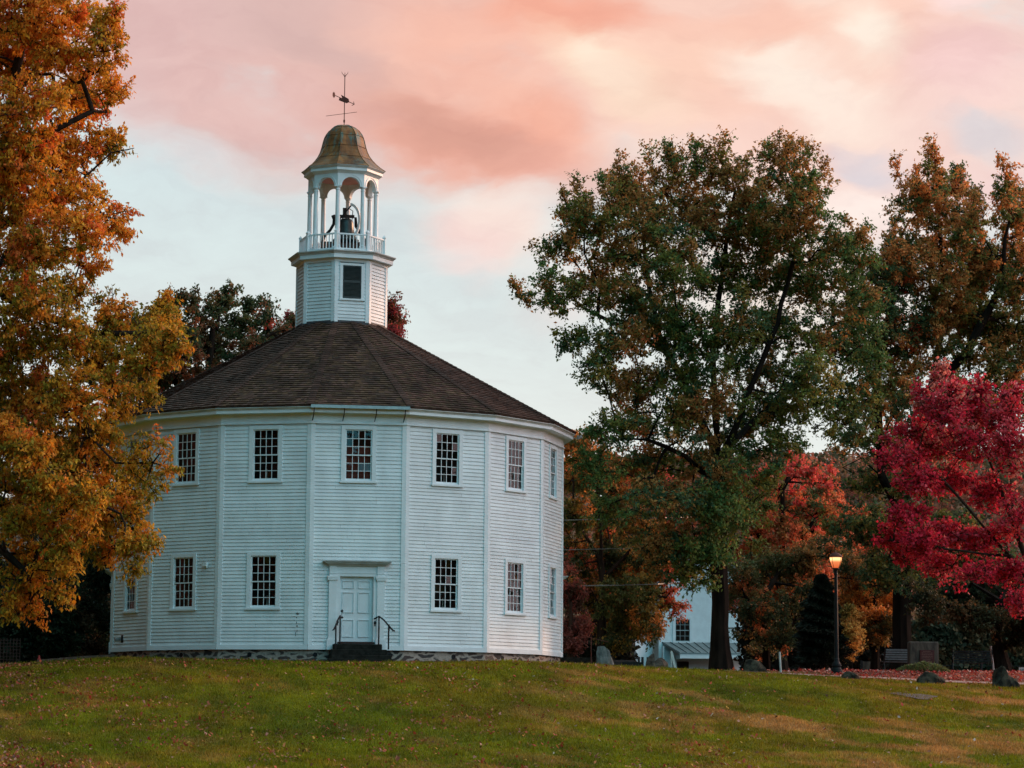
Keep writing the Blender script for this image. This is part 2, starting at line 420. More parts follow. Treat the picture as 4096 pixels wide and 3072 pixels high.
litter('fallen_leaves', 'scattered red, orange and pale fallen leaves on the left half of the lawn', 0, 8500, samp_left, PAL_LIT, (.032, .080))
litter('fallen_leaves', 'sparse pale and red fallen leaves on the right half of the lawn', 0, 1500, samp_right, PAL_LIT+[(.5, .45, .4)], (.03, .085))
def samp_red(n):
    x = 13+24*rng.random(n)**.8; d = 88+13*rng.random(n); k = (rng.random(n) < sstep(x, 13, 20)) & ~((abs(d-88.8+.02*(x-15)) < .35) & (rng.random(n) < .7)); return x[k], d[k]-DIST
litter('fallen_leaves', 'dense carpet of red maple leaves around the benches and stone monument', 0, 15000, samp_red, [(.62, .075, .06), (.75, .16, .08), (.50, .05, .045), (.70, .22, .15), (.75, .42, .36), (.24, .05, .035)], (.05, .09), .015)

# path
mb = MB(); pts = [(13.0, 89.6), (16, 89.2), (19, 88.9), (22, 88.6), (25, 88.2), (30, 87.4), (38, 86.2)]
dense = []
for (a, b) in zip(pts[:-1], pts[1:]):
    for t in np.linspace(0, 1, 8, endpoint=False): dense.append((a[0]+(b[0]-a[0])*t, a[1]+(b[1]-a[1])*t))
dense.append(pts[-1])
for (a, b) in zip(dense[:-1], dense[1:]):
    q = []
    for (p, s) in ((a, -.45), (b, -.45), (b, .45), (a, .45)):
        X_, Y_ = p[0], p[1]+s-DIST; q.append((X_, Y_, G(X_, Y_)+.035))
    mb.quad(*q)
tag(mb.build('path', 'path'), kind='structure')

# ------------------------------------------------------------------ CHURCH
R = 7.9; PHI = 0.0821; NS = 16; STEP = 2*PI/NS
HW = 7.304                       # bottom of the frieze
church = empty('church', (0, 0, -.45), 0, 'white clapboard sixteen-sided church with brown shingle roof and open belfry tower', 'church')
ZB = .45                          # parts are given in world height, the empty sits at the base
def cpart(mb, name, mat, parent=None, **k):
    o = mb.build(name, mat, parent or church, **k)
    if parent is None or parent is church: o.location.z = ZB
    return o
def face_T(k, r_ap):              # local frame of face k: x along the face, y inwards, z up
    a = PHI+k*STEP
    n = Vector((math.sin(a), -math.cos(a), 0)); u = Vector((math.cos(a), math.sin(a), 0))
    T = Matrix.Identity(4)
    for i in range(3): T[i][0] = u[i]; T[i][1] = -n[i]; T[i][2] = (0, 0, 1)[i]; T[i][3] = n[i]*r_ap
    return T
AP = R*math.cos(STEP/2); HWID = R*math.sin(STEP/2)      # apothem, half face width
def corner(k, r, z): a = PHI+(k-.5)*STEP; return (r*math.sin(a), -r*math.cos(a), z)
def ring(mb, prof, tint=(1, 1, 1)):
    mb.lathe(prof, NS, a0=PHI-STEP/2, tint=tint)

# foundation with round vents
mb = MB(); ring(mb, [(R-.06, -.9), (R-.06, -.002)]); fnd = cpart(mb, 'foundation', 'rubble')
for (k, u) in ((-2, -.1), (-1, -.45), (1, .35), (0, 1.12), (0, -1.3), (2, -.55)):
    mb = MB(); mb.T = face_T(k, (R-.06)*math.cos(STEP/2))
    mb.lathe([(.075, 0), (.075, .012), (.055, .014), (.055, -.03), (.001, -.03)], 14)
    # turn the little lathe so that it faces outwards
    T = mb.T; vs = []
    for p in mb.v: vs.append(p)
    mb2 = MB(); mb2.T = T
    prof = [(.075, 0), (.075, -.015), (.055, -.017), (.052, -.004), (.001, -.004)]
    n = 14; vv = []; ff = []
    for (r_, y_) in prof:
        for j in range(n): vv.append((u+r_*math.cos(2*PI*j/n), y_, -.16+r_*math.sin(2*PI*j/n)))
    for i in range(len(prof)-1):
        for j in range(n): ff.append((i*n+j, i*n+(j+1) % n, (i+1)*n+(j+1) % n, (i+1)*n+j))
    mb2.add(vv, ff); cpart(mb2, 'foundation_vent', 'black')

# windows: openings per face
OPW, CASW = .87, .135
WIN = {'low': (1.36, 3.02), 'high': (5.47, 7.10)}
def openings(k):
    ops = [(-OPW/2-.02, OPW/2+.02, *WIN['high'])]
    if k in (0, 4, -4): ops.append((-.545, .545, -.1, 2.36))
    else: ops.append((-OPW/2-.02, OPW/2+.02, *WIN['low']))
    return ops
mb = MB(); rr = random.Random(3)
z = .15; rows = []
while z < HW-.02:
    e = .114+rr.uniform(-.004, .004)+(.007 if z > 5.2 else 0)
    rows.append((z, min(z+e, HW))); z += e
for k in range(-8, 8):
    mb.T = face_T(k, AP)
    W_ = HWID-.10
    ops = openings(k) if abs(k) <= 4 else []
    for (z0, z1) in rows:
        segs = [(-W_, W_)]
        for (a, b, c, d) in ops:
            if z1 > c and z0 < d:
                ns = []
                for (s, e) in segs:
                    if b <= s or a >= e: ns.append((s, e)); continue
                    if a > s: ns.append((s, a))
                    if b < e: ns.append((b, e))
                segs = ns
        for (s, e) in segs:
            if e-s > 1.6 and rr.random() < .5:
                c_ = rr.uniform(s+.5, e-.5); parts = [(s, c_-.002), (c_+.002, e)]
            else: parts = [(s, e)]
            for (s_, e_) in parts:
                t = rr.uniform(.93, 1.03); tt = (t, t, t*rr.uniform(.985, 1.01)); o = rr.uniform(-.0015, .0015); th = .027
                zz0 = z0+rr.uniform(-.0015, .0015)
                mb.quad((s_, -th+o, zz0), (e_, -th+o, zz0), (e_, 0, z1+.01), (s_, 0, z1+.01), tt)
                mb.quad((s_, .01, zz0+.012), (e_, .01, zz0+.012), (e_, -th+o, zz0), (s_, -th+o, zz0), tt)
cpart(mb, 'clapboard_wall', 'paint')
# added dark liner and floors, keep the view through the panes dark
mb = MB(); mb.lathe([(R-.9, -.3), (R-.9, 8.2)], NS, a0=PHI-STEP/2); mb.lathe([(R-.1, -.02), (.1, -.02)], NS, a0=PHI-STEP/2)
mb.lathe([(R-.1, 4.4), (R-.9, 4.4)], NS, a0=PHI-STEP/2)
cpart(mb, 'dark_liner', 'inner')
# skirt board, corner boards
for k in range(-8, 8):
    mb = MB(); c0 = face_T(k, AP)
    mb.T = c0; mb.box(-HWID-.004, HWID+.004, -.050, .03, .0, .15); 
    if k in (0, 4, -4):
        mb = MB(); mb.T = c0; mb.box(-HWID-.004, -.9, -.050, .03, 0, .15); cpart(mb, 'skirt_board', 'trim')
        mb = MB(); mb.T = c0; mb.box(.9, HWID+.004, -.050, .03, 0, .15)
    cpart(mb, 'skirt_board', 'trim')
    mb = MB(); seam = rr.uniform(2.4, 4.6)
    for (a_, kk, s) in ((0, k, 1), (0, k-1, -1)):
        mb.T = face_T(kk, AP)
        x0, x1 = (-HWID-.008, -HWID+.125) if s == 1 else (HWID-.125, HWID+.008)
        off = .044 if s == 1 else .042
        mb.box(x0, x1, -off, .02, .152, seam-.002); mb.box(x0, x1, -off, .02, seam+.002, HW)
    cpart(mb, 'corner_board', 'trim')
# frieze, cornice
mb = MB(); ring(mb, [(R+.03, HW-.005), (R+.085, HW-.005), (R+.085, HW+.035), (R+.045, HW+.05), (R+.045, HW+.28), (R+.09, HW+.295), (R+.09, HW+.315), (R+.13, HW+.325)])
cpart(mb, 'frieze', 'trim')
mb = MB(); ring(mb, [(R+.02, HW+.327), (R+.37, HW+.327), (R+.37, HW+.42)]); cpart(mb, 'soffit', 'trim')
mb = MB(); ring(mb, [(R+.372, HW+.42), (R+.39, HW+.435), (R+.40, HW+.455), (R+.43, HW+.475), (R+.455, HW+.485), (R+.455, HW+.508), (R+.2, HW+.508)]); cpart(mb, 'cornice_crown', 'oldtrim')

# roof of individually laid shingle courses
ZE = HW+.51; RE = R+.49; RTOP = 1.45; ZT = ZE+.05+(RE-RTOP)*math.cos(STEP/2)*math.tan(rad(28.9))
mb = MB(); rs = random.Random(5)
ca = math.cos(STEP/2); sa = math.sin(STEP/2)
NC = 42
def roofz(ap): # height of the roof plane at apothem distance ap
    return ZE+.03+(RE*ca-ap)*math.tan(rad(28.9))
for k in range(-8, 8):
    mb.T = face_T(k, 0)
    for c in range(NC):
        t0 = c/NC; t1 = (c+1.25)/NC
        a0_ = (RE+(RTOP-RE)*t0)*ca; a1_ = (RE+(RTOP-RE)*min(t1, 1.0))*ca
        h0 = a0_*math.tan(STEP/2); h1 = a1_*math.tan(STEP/2)
        zb = roofz(a0_); zt = roofz(a1_)
        x = -h0-rs.uniform(0, .15)
        while x < h0:
            w = rs.uniform(.09, .21); xa, xb = max(x, -h0), min(x+w-.004, h0); x += w
            if xb-xa < .01: continue
            lift = .044+rs.uniform(-.008, .012); j = rs.uniform(-.012, .012)
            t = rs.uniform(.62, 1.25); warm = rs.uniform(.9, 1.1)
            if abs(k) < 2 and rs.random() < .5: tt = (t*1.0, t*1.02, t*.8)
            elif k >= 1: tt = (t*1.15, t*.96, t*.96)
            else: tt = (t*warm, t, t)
            xa1, xb1 = max(min(xa, h1), -h1), max(min(xb, h1), -h1)
            p0 = (xa, -(a0_+j), zb+lift); p1 = (xb, -(a0_+j), zb+lift); p2 = (xb1, -a1_, zt+.004); p3 = (xa1, -a1_, zt+.004)
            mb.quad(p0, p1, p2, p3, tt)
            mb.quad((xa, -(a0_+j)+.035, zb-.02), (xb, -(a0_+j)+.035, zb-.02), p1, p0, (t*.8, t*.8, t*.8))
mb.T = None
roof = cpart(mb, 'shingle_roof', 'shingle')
mb = MB(); ring(mb, [(RE-.03, ZE-.0), (RE-.01, ZE+.02), (RTOP, roofz(RTOP*ca)-.02)]); 
o = mb.build('roof_deck', 'shingle', roof)
for k in range(-8, 8):      # hip caps
    mb = MB(); a = PHI+(k-.5)*STEP; e = Vector((math.sin(a), -math.cos(a), 0)); u = Vector((math.cos(a), math.sin(a), 0))
    n_ = 44
    for c in range(n_):
        t0 = c/n_; t1 = (c+1.3)/n_; w = .12
        r0 = RE+.02+(RTOP-RE)*t0; r1 = RE+(RTOP-RE)*min(t1, 1); z0 = roofz(r0*ca)+.062; z1 = roofz(r1*ca)+.034
        dz = w*math.tan(STEP/2)*math.tan(rad(28.9))*.9
        t = rs.uniform(.45, .95); tt = (t*1.05, t*.95, t*.95)
        A = e*r0+Vector((0, 0, z0)); B = e*r1+Vector((0, 0, z1))
        for s in (-1, 1):
            al = A+u*w*s-Vector((0, 0, dz)); bl = B+u*w*s-Vector((0, 0, dz))
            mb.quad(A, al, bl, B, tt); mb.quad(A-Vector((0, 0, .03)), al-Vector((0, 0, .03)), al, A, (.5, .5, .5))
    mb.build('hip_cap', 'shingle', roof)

# windows
rg = random.Random(12)
def pane_mesh(q):
    mb = MB(); x0, x1, y, z0, z1 = q
    for i in range(4):
        for j in range(3):
            xa, xb = x0+(x1-x0)*i/4, x0+(x1-x0)*(i+1)/4; za, zb = z0+(z1-z0)*j/3, z0+(z1-z0)*(j+1)/3
            ta, tb = rg.gauss(0, .0035), rg.gauss(0, .005)
            mb.quad((xa, y-ta-tb, za), (xb, y+ta-tb, za), (xb, y+ta+tb, zb), (xa, y-ta+tb, zb))
    return mb
def make_window():
    w = empty('window', parent=church)
    z0, z1 = WIN['low']; zc = (z0+z1)/2; h = OPW/2
    mb = MB()   # casing
    mb.box(-h-CASW, -h, -.052, .05, z0-.03, z1+.12); mb.box(h, h+CASW, -.052, .05, z0-.03, z1+.12); mb.box(-h, h, -.050, .05, z1, z1+.12)
    mb.build('casing', 'trim', w)
    mb = MB(); mb.box(-h-CASW-.03, h+CASW+.03, -.085, .05, z0-.085, z0-.03); mb.box(-h, h, -.05, .05, z0-.03, z0); mb.build('sill', 'trim', w)
    for (a, b, y) in ((z0+.002, zc+.022, .022), (zc-.022, z1-.002, -.006)):
        mb = MB(); st = .042
        mb.box(-h+.004, -h+st, y, y+.028, a, b); mb.box(h-st, h-.004, y, y+.028, a, b)
        mb.box(-h+st, h-st, y+.001, y+.027, a, a+(.06 if a < zc-.1 else .034)); mb.box(-h+st, h-st, y+.001, y+.027, b-.034, b)
        a2 = a+(.06 if a < zc-.1 else .034); b2 = b-.034
        for i in (1, 2, 3):
            x = -h+st+(2*h-2*st)*i/4; mb.box(x-.0095, x+.0095, y+.002, y+.026, a2, b2)
        for i in (1, 2):
            zz = a2+(b2-a2)*i/3; mb.box(-h+st, h-st, y+.004, y+.024, zz-.0095, zz+.0095)
        sash = mb.build('sash', 'trim', w)
        pane_mesh((-h+st, h-st, y+.014, a2, b2)).build('pane', 'glass', w)['q'] = [-h+st, h-st, y+.014, a2, b2]
    return w
win0 = make_window(); first = True
def mk_loc(o, k, dz):
    T = face_T(k, AP); o.matrix_local = Matrix.Translation((0, 0, ZB+dz)) @ T
for k in range(-4, 5):
    for lev in ('low', 'high'):
        if lev == 'low' and k in (0, 4, -4): continue
        w = win0 if first else copy_tree(win0, church); first = False
        mk_loc(w, k, 0 if lev == 'low' else WIN['high'][0]-WIN['low'][0])
    for c in [c for c in COL.objects if c.parent == w and c.name.startswith('pane')]:
        mbp = pane_mesh(list(c['q'])); me = bpy.data.meshes.new('pane'); me.from_pydata(mbp.v, [], mbp.f); me.materials.append(M['glass']); c.data = me

    if k == 0 and lev == 'high':  # added red sheet behind the upper middle panes, stands for a reddish reflection
        M['reflection_sheet'] = simple('red_reflection_tint', (.42, .09, .06), (.22, .05, .035), 2, .9)
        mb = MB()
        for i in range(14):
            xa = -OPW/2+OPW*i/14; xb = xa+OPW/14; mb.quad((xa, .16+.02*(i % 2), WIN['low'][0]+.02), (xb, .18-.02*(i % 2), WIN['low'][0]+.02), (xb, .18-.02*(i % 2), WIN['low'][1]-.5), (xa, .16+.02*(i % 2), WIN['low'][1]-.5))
        mb.build('reflection_sheet', 'reflection_sheet', w)
for c in COL.objects:
    if 'q' in c: del c['q']
# door with surround
def make_door(k):
    d = empty('door', parent=church); mk_loc(d, k, 0)
    mb = MB(); y = .09
    mb.box(-.545, .545, y, y+.05, .27, 2.36)
    dl = mb.build('door_leaf', 'door', d)
    pw = .38
    for (xa, xb) in ((-.455, -.075), (.06, .44)):
        for (za, zb) in ((.42, .98), (1.2, 1.86), (1.98, 2.23)):
            mb = MB(); yy = y-.001; g = .022
            mb.box(xa, xb, yy-.03, yy, zb-.025, zb); mb.box(xa, xb, yy-.03, yy, za, za+.02)
            mb.box(xa, xa+.02, yy-.03, yy, za+.02, zb-.025); mb.box(xb-.02, xb, yy-.03, yy, za+.02, zb-.025)
            mb.box(xa+.05, xb-.05, yy-.006, yy, za+.05, zb-.05)
            mb.build('door_panel', 'door', dl)
    mb = MB(); mb.box(-.60, .60, -.10, .12, .205, .255); mb.build('threshold', 'wood_dark', d)
    mb = MB(); mb.box(-.60, .60, -.06, .12, .0, .20); mb.build('riser_board', 'trim', d)
    for s in (-1, 1):
        mb = MB()
        xa, xb = sorted((s*.66, s*.90)); mb.box(xa, xb, -.09, .02, .33, 2.36)
        xa, xb = sorted((s*.62, s*.95)); mb.box(xa, xb, -.12, .02, .0, .33); mb.box(xa+.01, xb-.01, -.11, .02, .33, .36)
        mb.box(xa+.01, xb-.01, -.125, .02, 2.23, 2.27); mb.box(xa-.01, xb+.01, -.14, .02, 2.31, 2.37); mb.box(xa, xb, -.13, .02, 2.27, 2.31)
        xa, xb = sorted((s*.66, s*.89)); mb.box(xa, xb, -.10, .02, 2.37, 2.70)
        mb.box(xa-.015, xb+.015, -.115, .02, 2.44, 2.46)
        mb.build('pilaster', 'trim', d)
        xa, xb = sorted((s*.545, s*.66)); mb = MB(); mb.box(xa, xb, -.05, .12, .25, 2.36); mb.build('door_casing', 'trim', d)
    mb = MB(); mb.box(-.66, .66, -.055, .12, 2.362, 2.46); mb.box(-.66, .66, -.07, .02, 2.46, 2.48); mb.box(-.66, .66, -.05, .02, 2.48, 2.70); mb.build('entablature', 'trim', d)
    mb = MB()
    for (e, p, za, zb) in ((.93, .13, 2.70, 2.735), (.98, .18, 2.735, 2.765), (1.03, .235, 2.765, 2.81), (1.08, .285, 2.81, 2.835), (1.11, .31, 2.835, 2.85)):
        mb.box(-e, e, -p, .02, za, zb)
    mb.build('door_cornice', 'oldtrim', d)
    return d
for k in (0, 4, -4): make_door(k)

# gutter over the door
mb = MB(); mb.T = face_T(0, (R+.455)*ca); gw = HWID+.07
mb.box(-gw, gw, -.10, -.005, HW+.455, HW+.465); mb.box(-gw, gw, -.105, -.10, HW+.455, HW+.54); mb.box(-gw, gw, -.10, -.095, HW+.51, HW+.555)
mb.box(-gw, -gw+.006, -.10, 0, HW+.455, HW+.55); mb.box(gw-.006, gw, -.10, 0, HW+.455, HW+.55)
gut = cpart(mb, 'gutter', 'galv')
for u in (-1.50, -.52, .52, 1.46):
    mb = MB(); mb.T = face_T(0, (R+.455)*ca)
    mb.tube([(u, -.06, HW+.455), (u-.01, -.03, HW+.26), (u-.02, .39, HW+.10)], .017, 5); mb.build('bracket', 'black', gut)

# small things fixed to the wall
mb = MB(); mb.T = face_T(-2, AP); mb.box(.95, 1.09, -.14, -.02, 2.70, 2.84); mb.box(.91, .95, -.12, -.05, 2.72, 2.82); mb.box(.97, 1.07, -.10, -.02, 2.66, 2.70); cpart(mb, 'wall_light', 'trim')
mb = MB(); mb.T = face_T(-3, AP)
mb.tube([(-.8, -.01, .42), (-.8, -.22, .42)], .055, 12); cpart(mb, 'vent_pipe', 'galv')
mb = MB(); mb.T = face_T(-3, AP); mb.box(-.72, -.56, -.03, -.02, .30, .56); cpart(mb, 'vent_plate', 'black')
mb = MB(); mb.T = face_T(-1, AP); rp = random.Random(2)
for (zz, w_) in ((1.15, .12), (1.03, .03), (.86, .03), (.75, .05), (.60, .03), (.52, .04), (.46, .03)):
    x0 = 1.15+rp.uniform(-.03, .03)
    pts = [(x0+w_*.5*math.cos(a)*rp.uniform(.6, 1.1), -.028, zz+.04*math.sin(a)*rp.uniform(.5, 1.1)) for a in np.linspace(0, 2*PI, 9)[:-1]]
    mb.add(pts, [tuple(range(8))])
cpart(mb, 'bare_patch', 'flaking')
mb = MB(); p = corner(4, R+.45, HW+.38); x, y, z = p
mb.tube([(x-.15, y, z+.02), (x+.12, y, z-.04)], .02, 5); mb.tube([(x+.10, y-.05, z-.04), (x+.2, y-.12, z+.05)], [.03, .07], 8); mb.tube([(x+.06, y+.08, z-.04), (x+.14, y+.05, z+.08)], [.03, .07], 8)
cpart(mb, 'eave_floodlight', 'galv')

# gravel strip round the base
mb = MB(); nseg = 96
for j in range(nseg):
    a0_, a1_ = 2*PI*j/nseg, 2*PI*(j+1)/nseg
    q = []
    for (a_, r_) in ((a0_, R-.15), (a1_, R-.15), (a1_, R+.42), (a0_, R+.42)):
        x, y = r_*math.sin(a_), -r_*math.cos(a_); q.append((x, y, G(x, y)+.022))
    mb.quad(*q)
tag(mb.build('gravel', 'gravel'), kind='structure')

# ---- tower
PT = -0.1516; NT = 8; ST = PI/4; RTW = 1.611; ZTC = 13.829
catw = math.cos(ST/2)
def tface(k, r_ap):
    a = PT+(k+.5)*ST
    n = Vector((math.sin(a), -math.cos(a), 0)); u = Vector((math.cos(a), math.sin(a), 0))
    T = Matrix.Identity(4)
    for i in range(3): T[i][0] = u[i]; T[i][1] = -n[i]; T[i][2] = (0, 0, 1)[i]; T[i][3] = n[i]*r_ap
    return T
def tring(mb, prof, tint=(1, 1, 1)): mb.lathe(prof, NT, a0=PT, tint=tint)
TA = RTW*catw; TH = RTW*math.sin(ST/2)
ZTB = roofz(RTW*.97)-.15
mb = MB(); zf = ZTC-.10
LO = (-.335, .335, 12.45, 13.60)
rows = []; z = ZTB
while z < zf: rows.append((z, min(z+.123, zf))); z += .123
for k in range(8):
    mb.T = tface(k, TA)
    for (z0, z1) in rows:
        segs = [(-TH+.10, TH-.10)]
        if k == 0 and z1 > LO[2]-.06 and z0 < LO[3]+.02: segs = [(-TH+.10, LO[0]-.09), (LO[1]+.09, TH-.10)]
        for (s, e) in segs:
            t = rr.uniform(.94, 1.02); tt = (t, t, t)
            mb.quad((s, -.028, z0), (e, -.028, z0), (e, 0, z1+.01), (s, 0, z1+.01), tt); mb.quad((s, .01, z0+.01), (e, .01, z0+.01), (e, -.028, z0), (s, -.028, z0), tt)
tower = cpart(mb, 'tower_wall', 'paint')
for k in range(8):
    mb = MB()
    for (kk, s) in ((k, 1), (k-1, -1)):
        mb.T = tface(kk, TA); x0, x1 = (-TH-.008, -TH+.12) if s == 1 else (TH-.12, TH+.008)
        mb.box(x0, x1, -.038 if s == 1 else -.036, .02, ZTB, zf)
    mb.build('corner_board', 'trim', tower)
mb = MB(); mb.T = tface(0, TA)
mb.box(LO[0]-.10, LO[0], -.045, .02, LO[2]-.03, LO[3]+.08); mb.box(LO[1], LO[1]+.10, -.045, .02, LO[2]-.03, LO[3]+.08); mb.box(LO[0], LO[1], -.044, .02, LO[3], LO[3]+.08)
mb.box(LO[0]-.12, LO[1]+.12, -.07, .02, LO[2]-.09, LO[2]-.03); mb.build('louver_casing', 'trim', tower)
mb = MB(); mb.T = tface(0, TA); mb.box(LO[0], LO[1], .0, .02, LO[2]-.03, LO[3])
mb.box(LO[0], LO[0]+.04, -.035, 0, LO[2]-.03, LO[3]); mb.box(LO[1]-.04, LO[1], -.035, 0, LO[2]-.03, LO[3])
zm = (LO[2]+LO[3])/2
mb.box(LO[0]+.04, LO[1]-.04, -.035, 0, zm-.04, zm+.04); mb.box(LO[0]+.04, LO[1]-.04, -.035, 0, LO[3]-.05, LO[3]); mb.box(LO[0]+.04, LO[1]-.04, -.035, 0, LO[2]-.03, LO[2]+.04)
for (a, b) in ((LO[2]+.04, zm-.04), (zm+.04, LO[3]-.05)):
    n_ = 11
    for i in range(n_):
        z0 = a+(b-a)*i/n_; z1 = a+(b-a)*(i+.9)/n_
        mb.quad((LO[0]+.04, -.032, z0), (LO[1]-.04, -.032, z0), (LO[1]-.04, -.004, z1), (LO[0]+.04, -.004, z1))
mb.build('louver', 'louver', tower)
mb = MB(); tring(mb, [(RTW+.002, zf-.0), (RTW+.035, zf), (RTW+.035, ZTC+.0), (RTW+.08, ZTC+.015), (RTW+.225, ZTC+.015), (RTW+.225, ZTC+.145)])
cpart(mb, 'tower_frieze', 'trim')
Z1 = ZTC+.145
mb = MB(); tring(mb, [(RTW+.226, Z1), (RTW+.25, Z1+.02), (RTW+.26, Z1+.045), (RTW+.30, Z1+.07), (RTW+.33, Z1+.085), (RTW+.34, Z1+.11), (RTW+.34, Z1+.125), (1.5, Z1+.15), (.02, Z1+.16)])
cpart(mb, 'tower_cornice', 'oldtrim')
ZD = Z1+.14
# flashing
mb = MB(); tring(mb, [(RTW+.06, roofz((RTW+.06)*1.0)+.02), (RTW+.03, roofz(RTW*.99)+.14)]); cpart(mb, 'flashing', 'slate')

# railing
RR = 1.505
rail = empty('railing', parent=church); rail.location.z = ZB
mbp0 = None
RA = RR*catw; RH = RR*math.sin(ST/2)
for k in range(8):
    a = PT+k*ST; c = (RR*math.sin(a), -RR*math.cos(a))
    mb = MB(); mb.lathe([(.066, ZD-.02), (.066, ZD+.70)], 4, c, a+PI/4); mb.lathe([(.085, ZD+.70), (.085, ZD+.72), (.001, ZD+.81)], 4, c, a+PI/4); mb.build('post', 'trim', rail)
    mb = MB(); mb.T = tface(k, RA)
    mb.box(-RH+.04, RH-.04, -.035, .035, ZD+.60, ZD+.65); mb.build('top_rail', 'trim', rail); mb = MB(); mb.T = tface(k, RA); mb.box(-RH+.04, RH-.04, -.022, .022, ZD+.07, ZD+.12); mb.box(-RH+.04, -RH+.3, -.03, .03, ZD, ZD+.07); mb.box(RH-.3, RH-.04, -.03, .03, ZD, ZD+.07)
    mb.build('bottom_rail', 'trim', rail)
    for j in range(8):
        x = -RH+.06+(2*RH-.12)*(j+.7)/8.4; mb = MB(); mb.T = tface(k, RA); mb.box(x-.014, x+.014, -.014, .014, ZD+.12, ZD+.60); mb.build('baluster', 'trim', rail)

# columns and arcade
RC = 1.19; ZCAP = ZD+2.39
belfry = empty('belfry', parent=church); belfry.location.z = ZB
for k in range(8):
    a = PT+k*ST; c = (RC*math.sin(a), -RC*math.cos(a))
    prof = [(.084, ZD+.2), (.10, ZD+.20), (.115, ZD+.22), (.115, ZD+.25), (.090, ZD+.28), (.088, ZD+.6), (.084, ZD+1.2), (.074, ZCAP-.16), (.086, ZCAP-.15), (.088, ZCAP-.13), (.075, ZCAP-.12), (.075, ZCAP-.08), (.10, ZCAP-.05), (.105, ZCAP-.03)]
    mb = MB(); mb.lathe(prof, 20, c); mb.lathe([(.15, ZCAP-.03), (.15, ZCAP), (.02, ZCAP)], 4, c, a+PI/4)
    col = mb.build('column', 'trim', belfry)
    mb = MB(); mb.lathe([(.21, ZD-.02), (.21, ZD+.16), (.17, ZD+.20), (.05, ZD+.20)], 4, c, a+PI/4); mb.build('plinth', 'trim', col)
# arcade walls: flat face with a round arch
r_ar = .335; TOPZ = ZCAP+.50; CA = (RC+.075)*catw; CH = (RC+.075)*math.sin(ST/2)
mb = MB(); mb2 = MB()
for k in range(8):
    T = tface(k, CA); mb.T = T; th = .17; n_ = 16
    for (y, ) in ((0,), (th,)):
        ch = CH if y == 0 else CH-th*math.tan(ST/2)
        for i in range(n_):
            a0_, a1_ = PI-PI*i/n_, PI-PI*(i+1)/n_
            x0, x1 = r_ar*math.cos(a0_), r_ar*math.cos(a1_)
            mb.quad((x0, y, ZCAP+r_ar*math.sin(a0_)), (x1, y, ZCAP+r_ar*math.sin(a1_)), (x1, y, TOPZ), (x0, y, TOPZ))
        mb.quad((-ch, y, ZCAP), (-r_ar, y, ZCAP), (-r_ar, y, TOPZ), (-ch, y, TOPZ)); mb.quad((r_ar, y, ZCAP), (ch, y, ZCAP), (ch, y, TOPZ), (r_ar, y, TOPZ))
    for i in range(n_):
        a0_, a1_ = PI-PI*i/n_, PI-PI*(i+1)/n_
        mb.quad((r_ar*math.cos(a0_), 0, ZCAP+r_ar*math.sin(a0_)), (r_ar*math.cos(a1_), 0, ZCAP+r_ar*math.sin(a1_)), (r_ar*math.cos(a1_), th, ZCAP+r_ar*math.sin(a1_)), (r_ar*math.cos(a0_), th, ZCAP+r_ar*math.sin(a0_)))
    ch2 = CH-th*math.tan(ST/2)
    for s in (-1, 1): mb.quad((s*r_ar, 0, ZCAP), (s*CH, 0, ZCAP), (s*ch2, th, ZCAP), (s*r_ar, th, ZCAP))
    mb2 = MB(); mb2.T = T
    for i in range(n_):
        a0_, a1_ = PI-PI*i/n_, PI-PI*(i+1)/n_
        def P(a, r_, y): return (r_*math.cos(a), y, ZCAP+r_*math.sin(a))
        mb2.quad(P(a0_, .40, -.018), P(a1_, .40, -.018), P(a1_, .425, -.018), P(a0_, .425, -.018)); mb2.quad(P(a0_, .425, -.018), P(a1_, .425, -.018), P(a1_, .425, 0), P(a0_, .425, 0)); mb2.quad(P(a0_, .40, 0), P(a1_, .40, 0), P(a1_, .40, -.018), P(a0_, .40, -.018))
    mb2.build('arch_molding', 'trim', belfry)
mb.build('arcade', 'trim', belfry)
mb = MB(); tring(mb, [(.01, TOPZ-.03), (RC-.07, TOPZ-.03)]); mb.build('ceiling', 'ceiling', belfry)
mb = MB(); tring(mb, [(RC+.076, TOPZ-.04), (RC+.10, TOPZ-.035), (RC+.13, TOPZ-.01), (RC+.15, TOPZ+.01), (RC+.20, TOPZ+.03), (RC+.235, TOPZ+.05), (RC+.235, TOPZ+.14)])
mb.build('belfry_frieze', 'trim', belfry)
mb = MB(); tring(mb, [(RC+.236, TOPZ+.14), (RC+.26, TOPZ+.16), (RC+.29, TOPZ+.19), (RC+.315, TOPZ+.205), (RC+.32, TOPZ+.225), (RC, TOPZ+.225)]); mb.build('belfry_cornice', 'oldtrim', belfry)
